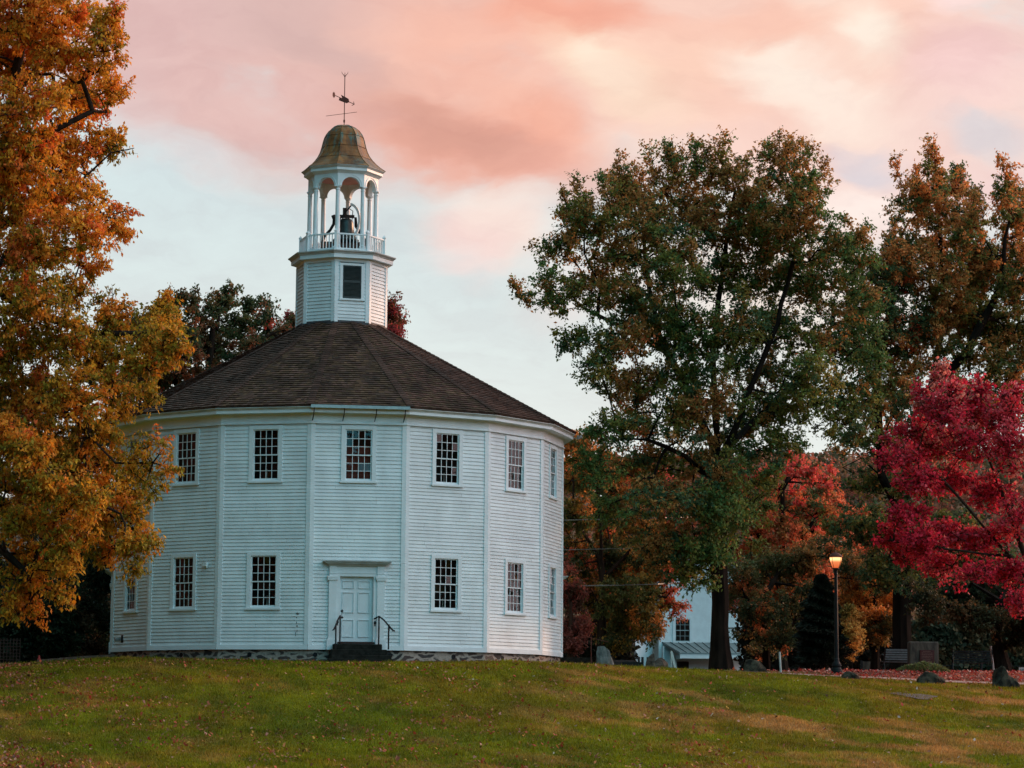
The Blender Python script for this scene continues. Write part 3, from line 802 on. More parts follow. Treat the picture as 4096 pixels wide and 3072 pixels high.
# dome
ZDB = TOPZ+.23; HD = 18.95-ZDB
prof = [(1.52, 0), (1.33, .12), (1.17, .25), (1.03, .39), (.93, .52), (.86, .65), (.81, .79), (.775, .92), (.745, 1.04), (.70, 1.17), (.64, 1.28), (.55, 1.39), (.42, 1.49), (.27, 1.56), (.10, 1.595), (.01, 1.60)]
mb = MB(); rd = random.Random(9); k_ = HD/1.6
for i in range(len(prof)-1):
    band = i//3
    for k in range(8):
        a0_, a1_ = PT+k*ST, PT+(k+1)*ST
        for s in range(3):
            rd2 = random.Random(band*100+k*10+s+17); t = rd2.uniform(.72, 1.22); g = rd2.uniform(.92, 1.1)
            def P(f, r_, z_):
                xa, ya = r_*math.sin(a0_), -r_*math.cos(a0_); xb, yb = r_*math.sin(a1_), -r_*math.cos(a1_)
                return (xa+(xb-xa)*f, ya+(yb-ya)*f, ZDB+z_*k_)
            mb.quad(P(s/3, *prof[i]), P((s+1)/3, *prof[i]), P((s+1)/3, *prof[i+1]), P(s/3, *prof[i+1]), (t, t*g, t*g))
dome = cpart(mb, 'dome', 'copper')
mb = MB()
for k in range(8):
    a = PT+k*ST; mb.tube([((r_+.004)*math.sin(a), -(r_+.004)*math.cos(a), ZDB+z_*k_) for (r_, z_) in prof[:-1]], .012, 5)
for i in (3, 6, 9, 12):
    r_, z_ = prof[i]; tring(mb, [(r_+.012, ZDB+z_*k_-.006), (r_+.018, ZDB+z_*k_), (r_+.002, ZDB+z_*k_+.012)], (.8, .8, .8))
mb.build('seam', 'copper', dome)
# weather vane
vane = empty('weathervane', parent=church); vane.location.z = ZB
mb = MB(); mb.tube([(0, 0, 18.9), (0, 0, 20.75)], .017, 6); mb.lathe([(.03, 19.05), (.035, 19.12), (.02, 19.16)], 8)
for s in (-1, 0, 1): mb.tube([(0, 0, 20.72), (s*.05, 0, 20.80), (s*.10, 0, 20.85 if s else 20.88), (s*.115, 0, 20.92 if s else 20.86)], [.014, .011, .009, .004], 5)
mb.build('vane_rod', 'rust', vane)
mb = MB(); mb.tube([(-.66, 0, 19.27), (.45, .0, 19.44)], .009, 5); mb.tube([(0, -.4, 19.36), (0, .4, 19.36)], .009, 5); mb.build('crossbar', 'rust', vane)
mb = MB(); mb.tube([(-.33, 0, 20.03), (.36, 0, 19.72)], .013, 5)
t = Vector((.36+.33, 0, 19.72-20.03)).normalized(); n_ = Vector((-t.z, 0, t.x)) if True else None
c = Vector((.0, 0, 19.88))
def PV(a, b, y): p = c+t*a+n_*b; return (p.x, y, p.z)
out = [(-.20, .0), (-.10, .02), (-.19, .11), (.02, .10), (.12, .09), (.19, 0), (.12, -.08), (.0, -.09), (-.18, -.10)]
vs = [PV(a, b, -.02) for a, b in out]+[PV(a, b, .02) for a, b in out]; m_ = len(out)
mb.add(vs, [tuple(range(m_)), tuple(range(2*m_-1, m_-1, -1))]+[(i, (i+1) % m_, m_+(i+1) % m_, m_+i) for i in range(m_)])
for s in (-1, 1): mb.tube([PV(.385, 0, 0), PV(.32, s*.08, 0)], .011, 4)
mb.build('vane_arrow', 'rust', vane)
mb = MB(); sun = []
for i in range(28):
    a = 2*PI*i/28; r_ = .125 if i % 2 else .085; sun.append((-.385+r_*math.cos(a)*.45, r_*math.cos(a)*.5, 20.055+r_*math.sin(a)))
mb.add([(x, y-.01, z) for x, y, z in sun]+[(x, y+.01, z) for x, y, z in sun], [tuple(range(28)), tuple(range(55, 27, -1))]+[(i, (i+1) % 28, 28+(i+1) % 28, 28+i) for i in range(28)])
mb.build('vane_sunburst', 'rust', vane)

# bell (hangs in the tower: its own thing)
bell = empty('church_bell', (.12, .0, ZD+.20), 0, 'large green bronze bell with a white wheel hanging in the open belfry', 'bell')
mb = MB(); mb.lathe([(.0, 1.22), (.16, 1.215), (.235, 1.17), (.26, 1.10), (.272, 1.0), (.285, .85), (.31, .70), (.36, .57), (.43, .48), (.475, .44), (.47, .42), (.40, .43), (.3, .6)], 32); mb.build('bell', 'bell', bell, smooth=True)
mb = MB(); mb.box(-.44, .30, -.06, .06, 1.26, 1.36); mb.tube([(-.12, 0, 1.2), (-.12, 0, 1.3)], .03, 6); mb.tube([(.1, 0, 1.2), (.1, 0, 1.3)], .03, 6); mb.box(-.12, .02, -.02, .1, 1.32, 1.62); mb.build('yoke', 'wood_dark', bell)
mb = MB()
for i in range(14):
    pass
pts = []
for i in range(17):
    a = rad(80-155*i/16); pts.append((.10+.42*math.cos(a), -.5*math.cos(a)*.5-.1, 1.12+.66*math.sin(a)))
for (p, q) in zip(pts[:-1], pts[1:]):
    p = Vector(p); q = Vector(q); cc = Vector((.10, 0, 1.12))
    ip = p+(cc-p).normalized()*.09; iq = q+(cc-q).normalized()*.09; o_ = Vector((.02, .05, 0))
    mb.add([p-o_, q-o_, iq-o_, ip-o_, p+o_, q+o_, iq+o_, ip+o_], [(0, 1, 2, 3), (7, 6, 5, 4), (0, 4, 5, 1), (3, 2, 6, 7)])
mb.build('wheel_rim', 'trim', bell)
mb = MB(); mb.tube([(-.28, -.1, 1.12), (.22, -.16, 1.74)], .028, 5); mb.tube([(.10, 0, 1.6), (.24, -.05, 1.5), (.22, 0, 1.2)], .016, 5); mb.build('lever', 'black', bell)
mb = MB()
for s, y in ((-1, 0),):
    mb.tube([(-.48, 0, 1.34), (-.42, 0, 1.2), (-.44, 0, 1.02), (-.56, 0, .80), (-.78, 0, .55), (-.86, 0, .12)], [.06, .07, .06, .055, .06, .06], 6)
mb.build('bell_stand', 'black', bell); mb = MB()
mb.tube([(.34, .1, 1.3), (.36, .1, 1.0), (.52, .1, .72), (.66, .1, .50), (.72, .1, .2)], [.05, .07, .07, .07, .06], 6)
mb.build('bell_stand', 'black', bell)
mb = MB(); mb.box(-.92, .74, -.5, -.38, -.18, .24); mb.box(-.92, .74, .38, .5, -.18, .26); mb.box(-.92, .72, -.06, .06, .16, .38); mb.box(-.9, -.78, -.38, .38, -.17, .25); mb.box(.60, .72, -.38, .38, -.17, .30); mb.build('timber_frame', 'wood_dark', bell)
S0 = 1

# stone steps + iron handrails
T0 = face_T(0, AP)
steps = empty('stone_steps', tuple(T0 @ Vector((0, -.6, -.36))), PHI, 'three dark granite steps below the white church door', 'steps')
for (w0, w1, y0, z0, z1) in ((-.76, .80, -.50, .36, .54), (-.86, .93, -.82, .18, .36), (-.88, 1.05, -1.12, -.12, .18)):
    mb = MB(); mb.box(w0, w1, y0+.6, -.045+.6, z0+.002, z1); mb.build('step', 'granite', steps, bevel=.02)
mb = MB(); mb.box(-1.0, 1.1, -.65, -.52, -.1, .05); mb.build('curb', 'granite', steps, bevel=.01)
def handrail(s, label, ornament):
    h = empty('handrail', tuple(T0 @ Vector((0, 0, 0))), PHI, label, 'handrail', 'iron handrails on the church steps')
    xb, xf = (-.54, -.73) if s < 0 else (.72, .98)
    if s > 0: xb, xf = .71, .955
    mb = MB(); mb.tube([(xb, -.28, .18), (xb, -.28, 1.07)], .025, 8)
    for zz in (.5, .8): mb.lathe([(.016, zz), (.024, zz+.02), (.016, zz+.04)], 8, (xb, -.28))
    mb.build('rail_post', 'black', h)
    mb = MB(); mb.tube([(xf, -.98, -.0 if s < 0 else -.0), (xf, -.98, .80)], .025, 8); mb.lathe([(.016, .5), (.024, .52), (.016, .54)], 8, (xf, -.98)); mb.build('rail_post', 'black', h)
    q = .12 if s > 0 else -.08
    top = [(xb-.14*(1 if s > 0 else 0), -.16, 1.0), (xb, -.28, 1.08), (xb+(xf-xb)*.5, -.62, .95), (xf, -.98, .76), (xf+q, -1.14, .60), (xf+q*1.5, -1.16, .59)]
    if s < 0: top = top[1:]
    mb = MB(); mb.tube(top, .027, 6); mb.build('rail_bar', 'black', h)
    mb = MB(); mb.tube([(xf, -.98, .72), (xf+q*.3, -1.02, .66), (xf+q*.25, -1.03, .60), (xf+.01, -1.0, .62)], .011, 5); mb.build('scroll', 'black', h)
    mb = MB(); ox = xb-.115 if s > 0 else xb-.10
    mb.lathe([(.0, .94), (.035, .92), (.045, .87), (.03, .83), (.014, .81), (.026, .79), (.0, .75)], 8, (ox, -.17 if s > 0 else -.45)); mb.build('leaf_drop', 'black', h)
    if ornament:
        mb = MB()
        mb.tube([(xb+.05, -.24, 1.03), (xb+.06, -.24, 1.25)], .009, 5)
        for zz, r_ in ((1.235, .055), (1.03, .05)):
            mb.add([(xb+.06-r_, -.245, zz), (xb+.06, -.245, zz-r_), (xb+.06+r_, -.245, zz), (xb+.06, -.245, zz+r_), (xb+.06-r_, -.225, zz), (xb+.06, -.225, zz-r_), (xb+.06+r_, -.225, zz), (xb+.06, -.225, zz+r_)],
                   [(0, 1, 2, 3), (7, 6, 5, 4), (0, 4, 5, 1), (1, 5, 6, 2), (2, 6, 7, 3), (3, 7, 4, 0)])
        mb.build('diamond_finial', 'black', h)
handrail(-1, 'black iron handrail with two diamond finials, left of the church door', True)
handrail(1, 'black iron handrail without diamonds, right of the church door', False)

# window candles
cands = [(-2, 'low', .06, 'second from left'), (-1, 'low', .09, ''), (1, 'low', -.04, ''), (2, 'low', -.08, ''), (-2, 'high', .06, ''), (-1, 'high', .0, ''), (1, 'high', -.04, ''), (2, 'high', -.08, '')]
desc = {(-2, 'low'): 'lower window next to the wall light', (-1, 'low'): 'lower window just left of the door', (1, 'low'): 'lower window just right of the door', (2, 'low'): 'narrow-looking lower window at right of the church',
        (-2, 'high'): 'upper window partly behind the orange maple', (-1, 'high'): 'upper window left of the one above the door', (1, 'high'): 'upper window right of the one above the door', (2, 'high'): 'upper window at right of the church'}
c0 = None
for (k, lev, u, _) in cands:
    zb = (WIN[lev][0])+.07
    p = face_T(k, AP) @ Vector((u, .12, zb))
    if c0 is None:
        c0 = empty('electric_candle', p, 0)
        mb = MB(); mb.lathe([(.045, 0), (.045, .015), (.015, .03), (.013, .25), (.0, .25)], 8); mb.build('candle_stick', 'candle', c0)
        mb = MB(); mb.lathe([(.0, .25), (.012, .27), (.008, .30), (0, .32)], 8); mb.build('bulb', 'candle', c0)
        c_ = c0
    else: c_ = copy_tree(c0); c_.location = p
    tag(c_, 'white candle standing behind the '+desc[(k, lev)], 'candle', 'candles in the church windows')

# ------------------------------------------------------------------ trees
def unit(v): return v/np.maximum(np.linalg.norm(v, axis=-1, keepdims=True), 1e-9)
def frames(t, g):
    ref = np.where(np.abs(t[:, 2:3]) > .85, np.array([[1.0, 0, 0]]), np.array([[0, 0, 1.0]]))
    u = unit(np.cross(t, ref)); return u, np.cross(t, u)
def tubes(A, B, ra, rb, n):
    t = unit(B-A); u, w = frames(t, None)
    a = np.arange(n+1)*2*PI/n; out = []
    c, s = np.cos(a), np.sin(a)
    ring_a = A[:, None]+ra[:, None, None]*(u[:, None]*c[None, :, None]+w[:, None]*s[None, :, None])
    ring_b = B[:, None]+rb[:, None, None]*(u[:, None]*c[None, :, None]+w[:, None]*s[None, :, None])
    q = np.stack([ring_a[:, :-1], ring_a[:, 1:], ring_b[:, 1:], ring_b[:, :-1]], 2)
    return q.reshape(-1, 3)

def tree(name, label, cat, d, base, trunks, blobs, nclus, nleaf, pal, lsize=.12, barkm='bark', rtrunk=.4, group=None, spray=.48, droop=.25, seed=1, depth=3.0, flat=.75, palf=None, aspect=.55, gain=1.0, shoots=0):
    """base: (vx) photo column of the foot; trunks: list of polylines [(vx,vy,ddepth)], blobs: (vx,vy,rx,ry[,weight[,ddepth]])"""
    r = np.random.default_rng(seed)
    b = on(base, d)
    root = np.array(b)
    sc = d/(F_PX/KV)      # metres per photo unit at that distance
    def P(x, y, dd=0): return av(x, y, d+dd)
    C = []; 
    wt = np.array([bl[2]*bl[3]*(bl[4] if len(bl) > 4 else 1) for bl in blobs], float); wt /= wt.sum()
    cnt = r.multinomial(nclus, wt)
    for bl, c in zip(blobs, cnt):
        dd = bl[5] if len(bl) > 5 else r.uniform(-depth, depth)
        ctr = P(bl[0], bl[1], dd); rx = bl[2]*sc; rz = bl[3]*sc; ry = min((rx+rz)/2*1.15, depth+1.2)
        v = unit(r.normal(size=(c, 3))); rad_ = r.random(c)**.45
        C.append(ctr+v*rad_[:, None]*np.array([rx, ry, rz]))
    C = np.concatenate(C); C[:, 2] = np.maximum(C[:, 2], root[2]+.6)
    if shoots:      # ragged leader shoots standing out of the crown's upper surface
        dxy = np.linalg.norm(C[:, None, :2]-C[None, :, :2], axis=2); above = (dxy < .8) & (C[None, :, 2] > C[:, None, 2]+.35)
        topc = C[(~above.any(1)) & (r.random(len(C)) < .62)]; mid = C.mean(0)
        dr = unit((topc-mid)*np.array([1, 1, .5])); ln = shoots*(.5+.8*r.random(len(topc)))[:, None]
        up = unit(dr*.55+np.array([0, 0, .8])+r.normal(0, .12, dr.shape))
        C = np.concatenate([C, topc+up*ln*.5, topc+up*ln, (topc+up*ln*1.4)[::2]])
    # skeleton
    nodes = [root+np.array([0, 0, -.15])]; par = [-1]
    starts = []
    for ti, tr in enumerate(trunks):
        pts = [P(*q) for q in tr]
        if ti == 0: prev = 0
        else:
            dist = np.linalg.norm(np.array(nodes)-pts[0], axis=1); prev = int(dist.argmin()); pts = pts[1:] if dist.min() < .5 else pts
        for q in pts:
            a = nodes[prev]; L = np.linalg.norm(q-a); k = max(1, int(L/.7))
            for i in range(1, k+1):
                nodes.append(a+(q-a)*i/k+r.normal(0, .03, 3)*(i < k)); par.append(prev); prev = len(nodes)-1
    tn = np.array(nodes)
    D = np.linalg.norm(C[:, None]-tn[None], axis=2).min(1)
    order = np.argsort(D+r.random(len(D))*.6)
    arr = np.zeros((len(nodes)+len(C)*5, 3)); arr[:len(nodes)] = tn; nn = len(nodes)
    par = par+[0]*(len(C)*5); endn = np.zeros(len(C), int)
    minz = root[2]+(.12*(C[:, 2].max()-root[2]))
    pth = np.zeros(len(arr))
    for ci in order:
        c = C[ci]; dv = c-arr[:nn]; dist = np.linalg.norm(dv, axis=1)
        cost = dist+.55*np.maximum(0, -dv[:, 2]+.2*0)+10*(arr[:nn, 2] < minz)*(dist > .5)+.12*pth[:nn]
        j = int(cost.argmin()); a = arr[j]; L = dist[j]
        k = 1 if L < .7 else (2 if L < 1.8 else (3 if L < 3.5 else 4))
        prev = j; bow = np.array([0, 0, .10*L])+r.normal(0, .05*L, 3)
        for i in range(1, k+1):
            t = i/k; q = a+(c-a)*t+bow*4*t*(1-t)*.6
            arr[nn] = q; par[nn] = prev; pth[nn] = pth[prev]+L/k; prev = nn; nn += 1
        endn[ci] = prev
    arr = arr[:nn]; par = np.array(par[:nn])
    w = np.full(nn, .0); w[endn] += 1
    for i in range(nn-1, 0, -1): w[par[i]] += w[i]
    w = np.maximum(w, .6); rr_ = rtrunk*(w/len(C))**.56; rr_ = np.maximum(rr_, .011)
    hh = np.clip((arr[:, 2]-root[2])/1.3, 0, 1)
    onroot = np.linalg.norm(arr[:, :2]-root[:2], axis=1) < 1.0
    rr_ = rr_*(1+onroot*(.35*(1-hh)+1.7*np.clip(1-hh*1.5, 0, 1)**2.2))
    A = arr[par[1:]]; B = arr[1:]; ra = rr_[par[1:]]; rb = rr_[1:]
    ra = np.minimum(ra, rb*1.35+.01)
    T = empty(name, root, 0, label, cat, group)
    Vs = []
    big = rb > .06
    ext = unit(B-A)*(rb*.25)[:, None]
    Vs.append(tubes(A[big], (B+ext)[big], ra[big], rb[big], 9)); Vs.append(tubes(A[~big], B[~big], ra[~big], rb[~big], 4))
    # twigs and leaves
    nt_ = 6; nC = len(C)
    outw = unit(C-(arr[par[endn]])); 
    tw = unit(outw[:, None]*.75+r.normal(0, .75, (nC, nt_, 3))*np.array([1, 1, flat])+np.array([0, 0, .10]))
    Lt = spray*(.55+.75*r.random((nC, nt_)))
    ends = C[:, None]+tw*Lt[..., None]
    Vs.append(tubes(np.repeat(C, nt_, 0), ends.reshape(-1, 3), np.full(nC*nt_, .009), np.full(nC*nt_, .004), 3))
    VV = np.concatenate(Vs)-root
    np_mesh('trunk', VV, 4, None, M[barkm], T)
    per = nleaf/nC
    ncl = r.poisson(per*(.45+1.1*r.random(nC))); idx = np.repeat(np.arange(nC), ncl); n = len(idx)
    ti = r.integers(0, nt_, n); tt = r.random(n)**.7
    pos = C[idx]+tw[idx, ti]*(Lt[idx, ti]*tt)[:, None]+r.normal(0, .085*spray/.62, (n, 3))
    ax = unit(tw[idx, ti]*.7+r.normal(0, .7, (n, 3))+np.array([0, 0, -droop*2]))
    nr = unit(np.cross(ax, r.normal(size=(n, 3)))); ls = lsize*(.6+.7*r.random(n))
    a = ax*ls[:, None]; bb = nr*(ls*aspect)[:, None]; nn_ = np.cross(ax, nr)*(ls*.12)[:, None]
    V = np.stack([pos-a*.5, pos+bb*.5-a*.05+nn_, pos+a*.5, pos-bb*.5-a*.05+nn_], 1).reshape(-1, 3)-root
    pal_ = np.array([p[:3] for p in pal]); pw = np.array([p[3] for p in pal], float); pw /= pw.sum()
    zrel = (C[:, 2]-C[:, 2].min())/(np.ptp(C[:, 2])+1e-6)
    f1 = fbm(C[:, 0]*.45+seed, C[:, 2]*.45+C[:, 1]*.3, seed*7); f1 = np.argsort(np.argsort(f1+r.normal(0, .05, nC)))/nC
    cum = np.cumsum(pw); ci = np.searchsorted(cum, np.clip(f1, 0, .9999))
    if palf is not None: ci = palf(ci, C, zrel, r)
    lc = ci[idx].copy(); sw = r.random(n) < .16; lc[sw] = r.choice(len(pal_), sw.sum(), p=pw)
    t = np.minimum(pal_[np.clip(lc, 0, len(pal_)-1)]*(gain*(.6+.75*r.random(n)))[:, None], .85)
    np_mesh('crown', V, 4, t, M['leaf'], T)
    return T

OAKP = [(.046, .080, .022, 4), (.070, .085, .018, 3), (.105, .088, .018, 2.2), (.036, .066, .030, 2), (.185, .090, .026, 1.7), (.36, .09, .03, .15)]
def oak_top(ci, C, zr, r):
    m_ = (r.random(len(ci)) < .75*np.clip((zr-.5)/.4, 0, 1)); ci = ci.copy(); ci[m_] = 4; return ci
OAK = [(1362, 400, 55, 50), (1450, 350, 50, 50), (1415, 430, 70, 50), (1500, 400, 60, 60), (1550, 340, 60, 45), (1620, 380, 70, 60), (1690, 330, 60, 50), (1755, 375, 50, 50), (1700, 420, 80, 50),
       (1230, 500, 50, 30), (1290, 470, 70, 45), (1330, 540, 80, 50), (1400, 500, 70, 60), (1480, 500, 80, 60), (1560, 470, 80, 60), (1640, 480, 80, 60), (1720, 500, 80, 60), (1800, 500, 60, 50), (1850, 540, 50, 45),
       (1165, 650, 45, 22), (1220, 640, 60, 35), (1290, 620, 70, 50), (1350, 650, 80, 50), (1430, 600, 90, 60), (1520, 600, 80, 60), (1600, 590, 80, 60), (1690, 600, 80, 60), (1780, 620, 80, 60), (1850, 640, 55, 60),
       (1240, 730, 50, 30), (1280, 790, 50, 35), (1330, 740, 80, 50), (1400, 720, 90, 60), (1480, 720, 80, 60), (1570, 700, 60, 50), (1660, 710, 80, 60), (1750, 720, 80, 60), (1830, 740, 60, 60),
       (1340, 830, 70, 45), (1410, 830, 70, 45), (1490, 820, 60, 45, .8), (1680, 810, 70, 50, .8), (1760, 810, 70, 50), (1840, 850, 60, 50, .8),
       (1320, 930, 60, 40), (1400, 920, 80, 50), (1470, 910, 60, 50), (1650, 900, 60, 50, .7), (1800, 930, 50, 50, .35),
       (1290, 1010, 60, 40), (1370, 1010, 80, 50), (1460, 1000, 80, 50), (1540, 990, 60, 45, .8), (1640, 1000, 60, 50, .5),
       (1330, 1100, 70, 35, .8), (1430, 1090, 90, 40), (1530, 1080, 80, 45), (1620, 1090, 60, 40, .7), (1450, 1170, 70, 40, .9), (1520, 1190, 60, 35, .8), (1600, 1180, 50, 35, .6)]
FRONT = [(1560, 1030, 50, 35, 1, -2.4), (1540, 1110, 70, 45, 1, -2.6), (1470, 1190, 75, 45, 1.1, -2), (1560, 1190, 55, 38, 1, -2.2), (1500, 1245, 60, 26, 1, -1.5), (1590, 1130, 50, 40, .9, -1), (1420, 1180, 50, 36, 1, -1), (1560, 860, 60, 50, .9, -2.5), (1520, 780, 70, 50, .9, -2), (1600, 720, 60, 50, .9, -2), (1640, 1050, 50, 40, .8, 1), (1720, 880, 70, 45, .9, -1), (1600, 790, 60, 50, .9, 2), (1480, 880, 60, 50, .9, -2), (1660, 860, 60, 50, .9, 1), (1580, 920, 60, 40, .9, 2), (1430, 660, 60, 45, .9, 2), (1840, 900, 60, 60, .9, 1), (1860, 800, 50, 60, .9, 1), (1870, 700, 45, 60, .8, 1), (1760, 860, 60, 40, .8, 0), (1680, 960, 55, 40, .8, -1), (1380, 860, 60, 40, .8, -1), (1420, 1060, 70, 40, .9, -2)]
SPIKES = [(1395, 322, 12, 26, 1.5), (1440, 314, 13, 24, 1.5), (1500, 325, 12, 26, 1.5), (1548, 320, 13, 26, 1.5), (1600, 312, 14, 30, 1.5), (1637, 302, 13, 32, 1.5), (1700, 314, 14, 28, 1.5), (1745, 334, 14, 24, 1.5), (1788, 360, 16, 22, 1.5),
          (1300, 405, 18, 18, 1.5), (1262, 425, 16, 16, 1.5), (1200, 465, 20, 11, 1.5), (1195, 530, 22, 11, 1.5), (1135, 655, 22, 10, 1.6), (1160, 710, 20, 9, 1.5), (1195, 560, 20, 12, 1.3), (1210, 790, 24, 12), (1880, 500, 14, 16), (1230, 600, 26, 16)]
OAK = [(q[0]+(4 if q[0] < 1350 else 0), q[1]+(38 if q[1] < 470 and q[0] > 1340 else (14 if q[1] < 560 else 0)), *q[2:]) for q in OAK]+[(1215, 545, 50, 22), (1205, 600, 45, 22)]
tree('oak_tree', 'tall spreading green oak with thick forked trunk, right of the church', 'tree', 97, 1560,
     [[(1557, 1300, 0), (1553, 1100, 0), (1548, 980, 0), (1545, 900, .3), (1540, 760, .6), (1560, 600, .4), (1580, 450, .2)],
      [(1553, 1060, 0), (1575, 960, -.5), (1620, 840, -1), (1680, 700, -1.2), (1720, 520, -1)],
      [(1548, 980, 0), (1500, 880, 1), (1440, 760, 1.4), (1400, 600, 1.2), (1390, 480, 1)],
      [(1550, 1020, 0), (1480, 985, -1), (1400, 950, -1.5)],
      [(1575, 960, -.5), (1640, 900, 1), (1740, 800, 1.6), (1800, 700, 1.8)],
      [(1440, 760, 1.4), (1330, 700, 1), (1250, 660, .5)]],
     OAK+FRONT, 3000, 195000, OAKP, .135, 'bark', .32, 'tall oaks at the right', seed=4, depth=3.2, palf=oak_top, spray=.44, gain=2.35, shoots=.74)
# the second oak
tree('oak_tree', 'tall oak behind the crimson maple, orange-tinged at the top', 'tree', 106, 1948,
     [[(1948, 1250, 0), (1952, 1120, 0), (1965, 1000, 0), (2012, 840, 0), (2038, 700, .3), (2030, 500, .4), (2025, 400, .2)],
      [(1952, 1120, 0), (1905, 1030, -.6), (1893, 850, -.8), (1925, 650, -.5), (1950, 500, -.2)],
      [(2012, 840, 0), (2090, 760, -1), (2160, 620, -1), (2180, 480, -.6)],
      [(1965, 1000, 0), (2080, 930, 1), (2180, 850, 1.5)],
      [(1905, 1030, -.6), (1860, 990, 0), (1820, 1010, 0)]],
     [(q[0], q[1]+(34 if q[1] < 560 else 0), *q[2:]) for q in [(2085, 470, 40, 50), (1925, 530, 50, 45), (2140, 575, 50, 45), (1890, 610, 40, 50), (2050, 660, 70, 40), (2130, 690, 60, 40), (1930, 740, 60, 40), (2040, 770, 60, 40, .8), (2080, 830, 60, 35, .7), (2170, 820, 60, 35, .8), (1925, 830, 50, 40, .8), (2010, 920, 50, 40, .7), (2100, 920, 50, 40, .7),
      (2020, 350, 32, 32), (2060, 380, 40, 40), (1975, 395, 45, 40), (2020, 430, 60, 45), (1935, 440, 30, 22), (2090, 440, 35, 40, .8), (2165, 400, 22, 32), (2185, 450, 45, 50), (2215, 430, 40, 50), (1960, 500, 60, 45), (2040, 510, 70, 50), (2120, 530, 50, 50), (2200, 540, 50, 60),
      (1930, 590, 70, 50), (2020, 600, 80, 55), (2110, 620, 70, 55), (2190, 630, 60, 55), (1900, 680, 70, 55), (1990, 700, 80, 50), (2080, 700, 80, 50), (2170, 720, 70, 50), (2260, 560, 60, 90), (2270, 720, 60, 90),
      (1880, 770, 60, 50), (1960, 790, 60, 45, .7), (2120, 770, 70, 40, .8), (2200, 790, 60, 40), (1880, 870, 60, 45, .8), (1950, 880, 50, 40, .6), (2130, 860, 60, 40, .5), (2210, 880, 50, 40, .7),
      (1870, 960, 70, 40, .8), (1950, 970, 60, 45), (2040, 960, 60, 50, .8), (1900, 1040, 80, 40), (1990, 1050, 60, 40), (1870, 1140, 90, 50, 1.2), (1960, 1140, 80, 50, 1.2), (2060, 1160, 80, 60, 1.2), (1930, 1240, 80, 45), (2040, 1260, 90, 45, 1.2), (2150, 1240, 80, 60, 1.2)]],
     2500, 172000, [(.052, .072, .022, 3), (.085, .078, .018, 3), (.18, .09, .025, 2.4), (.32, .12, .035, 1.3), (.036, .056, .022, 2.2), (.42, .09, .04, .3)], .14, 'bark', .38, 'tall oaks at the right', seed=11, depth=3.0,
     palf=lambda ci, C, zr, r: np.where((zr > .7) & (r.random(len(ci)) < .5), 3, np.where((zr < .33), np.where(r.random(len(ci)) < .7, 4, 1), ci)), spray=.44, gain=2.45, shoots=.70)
# the big orange maple at left
MAPB = [(60, -60, 120, 80), (60, 40, 100, 70), (170, 40, 60, 55), (30, 130, 90, 70), (140, 130, 80, 60), (225, 90, 32, 60), (50, 230, 90, 70), (160, 220, 80, 60), (240, 200, 38, 50), (40, 340, 90, 70), (140, 330, 80, 60), (225, 310, 55, 38), (275, 325, 25, 22),
        (40, 440, 90, 70), (140, 430, 70, 50), (215, 420, 45, 25, .8), (100, 520, 90, 60), (190, 500, 60, 45), (255, 480, 32, 50), (200, 565, 35, 35), (30, 560, 80, 70),
        (60, 650, 90, 60), (150, 640, 50, 40, .8), (240, 680, 55, 50), (310, 690, 55, 45), (365, 700, 38, 35), (40, 760, 90, 60), (140, 740, 70, 60), (230, 770, 70, 60), (310, 780, 55, 45), (350, 770, 30, 30), (60, 860, 90, 60), (160, 860, 80, 60), (260, 850, 60, 50), (320, 850, 28, 28),
        (60, 950, 80, 60), (150, 950, 80, 60), (220, 930, 50, 40), (60, 1060, 80, 60), (150, 1040, 80, 55), (230, 1010, 60, 45), (275, 1060, 40, 45), (50, 1140, 70, 55), (140, 1140, 70, 55), (220, 1110, 60, 45), (285, 1120, 28, 35), (60, 1230, 60, 50), (130, 1220, 50, 50), (230, 1180, 55, 35), (300, 1180, 38, 28), (280, 1225, 28, 22), (40, 1300, 50, 35), (85, 1325, 18, 22), (130, 1290, 28, 22),
        (315, 960, 35, 32, .8, -1), (355, 975, 24, 36, .7, -1), (300, 1010, 35, 35, .8, -1), (350, 1025, 28, 24, .7, -1), (320, 1055, 28, 22, .6, -1),
        (60, 985, 60, 40, 1, -3.6), (120, 1040, 60, 40, 1, -3.6), (190, 1075, 50, 35, 1, -3.2), (20, 950, 60, 40, 1, -3.4),
      (-80, 60, 90, 90, .5), (-80, 250, 90, 90, .5), (-80, 450, 90, 90, .5), (-90, 650, 90, 90, .5), (-90, 850, 90, 90, .5), (-80, 1050, 80, 80, .5), (-250, 100, 120, 120, .2), (-280, 400, 140, 140, .2), (-280, 700, 140, 140, .2), (-260, 1000, 120, 120, .2)]
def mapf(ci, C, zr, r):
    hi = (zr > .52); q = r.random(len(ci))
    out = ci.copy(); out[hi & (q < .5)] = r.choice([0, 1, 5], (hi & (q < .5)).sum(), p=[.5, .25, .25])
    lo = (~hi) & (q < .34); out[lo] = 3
    return out
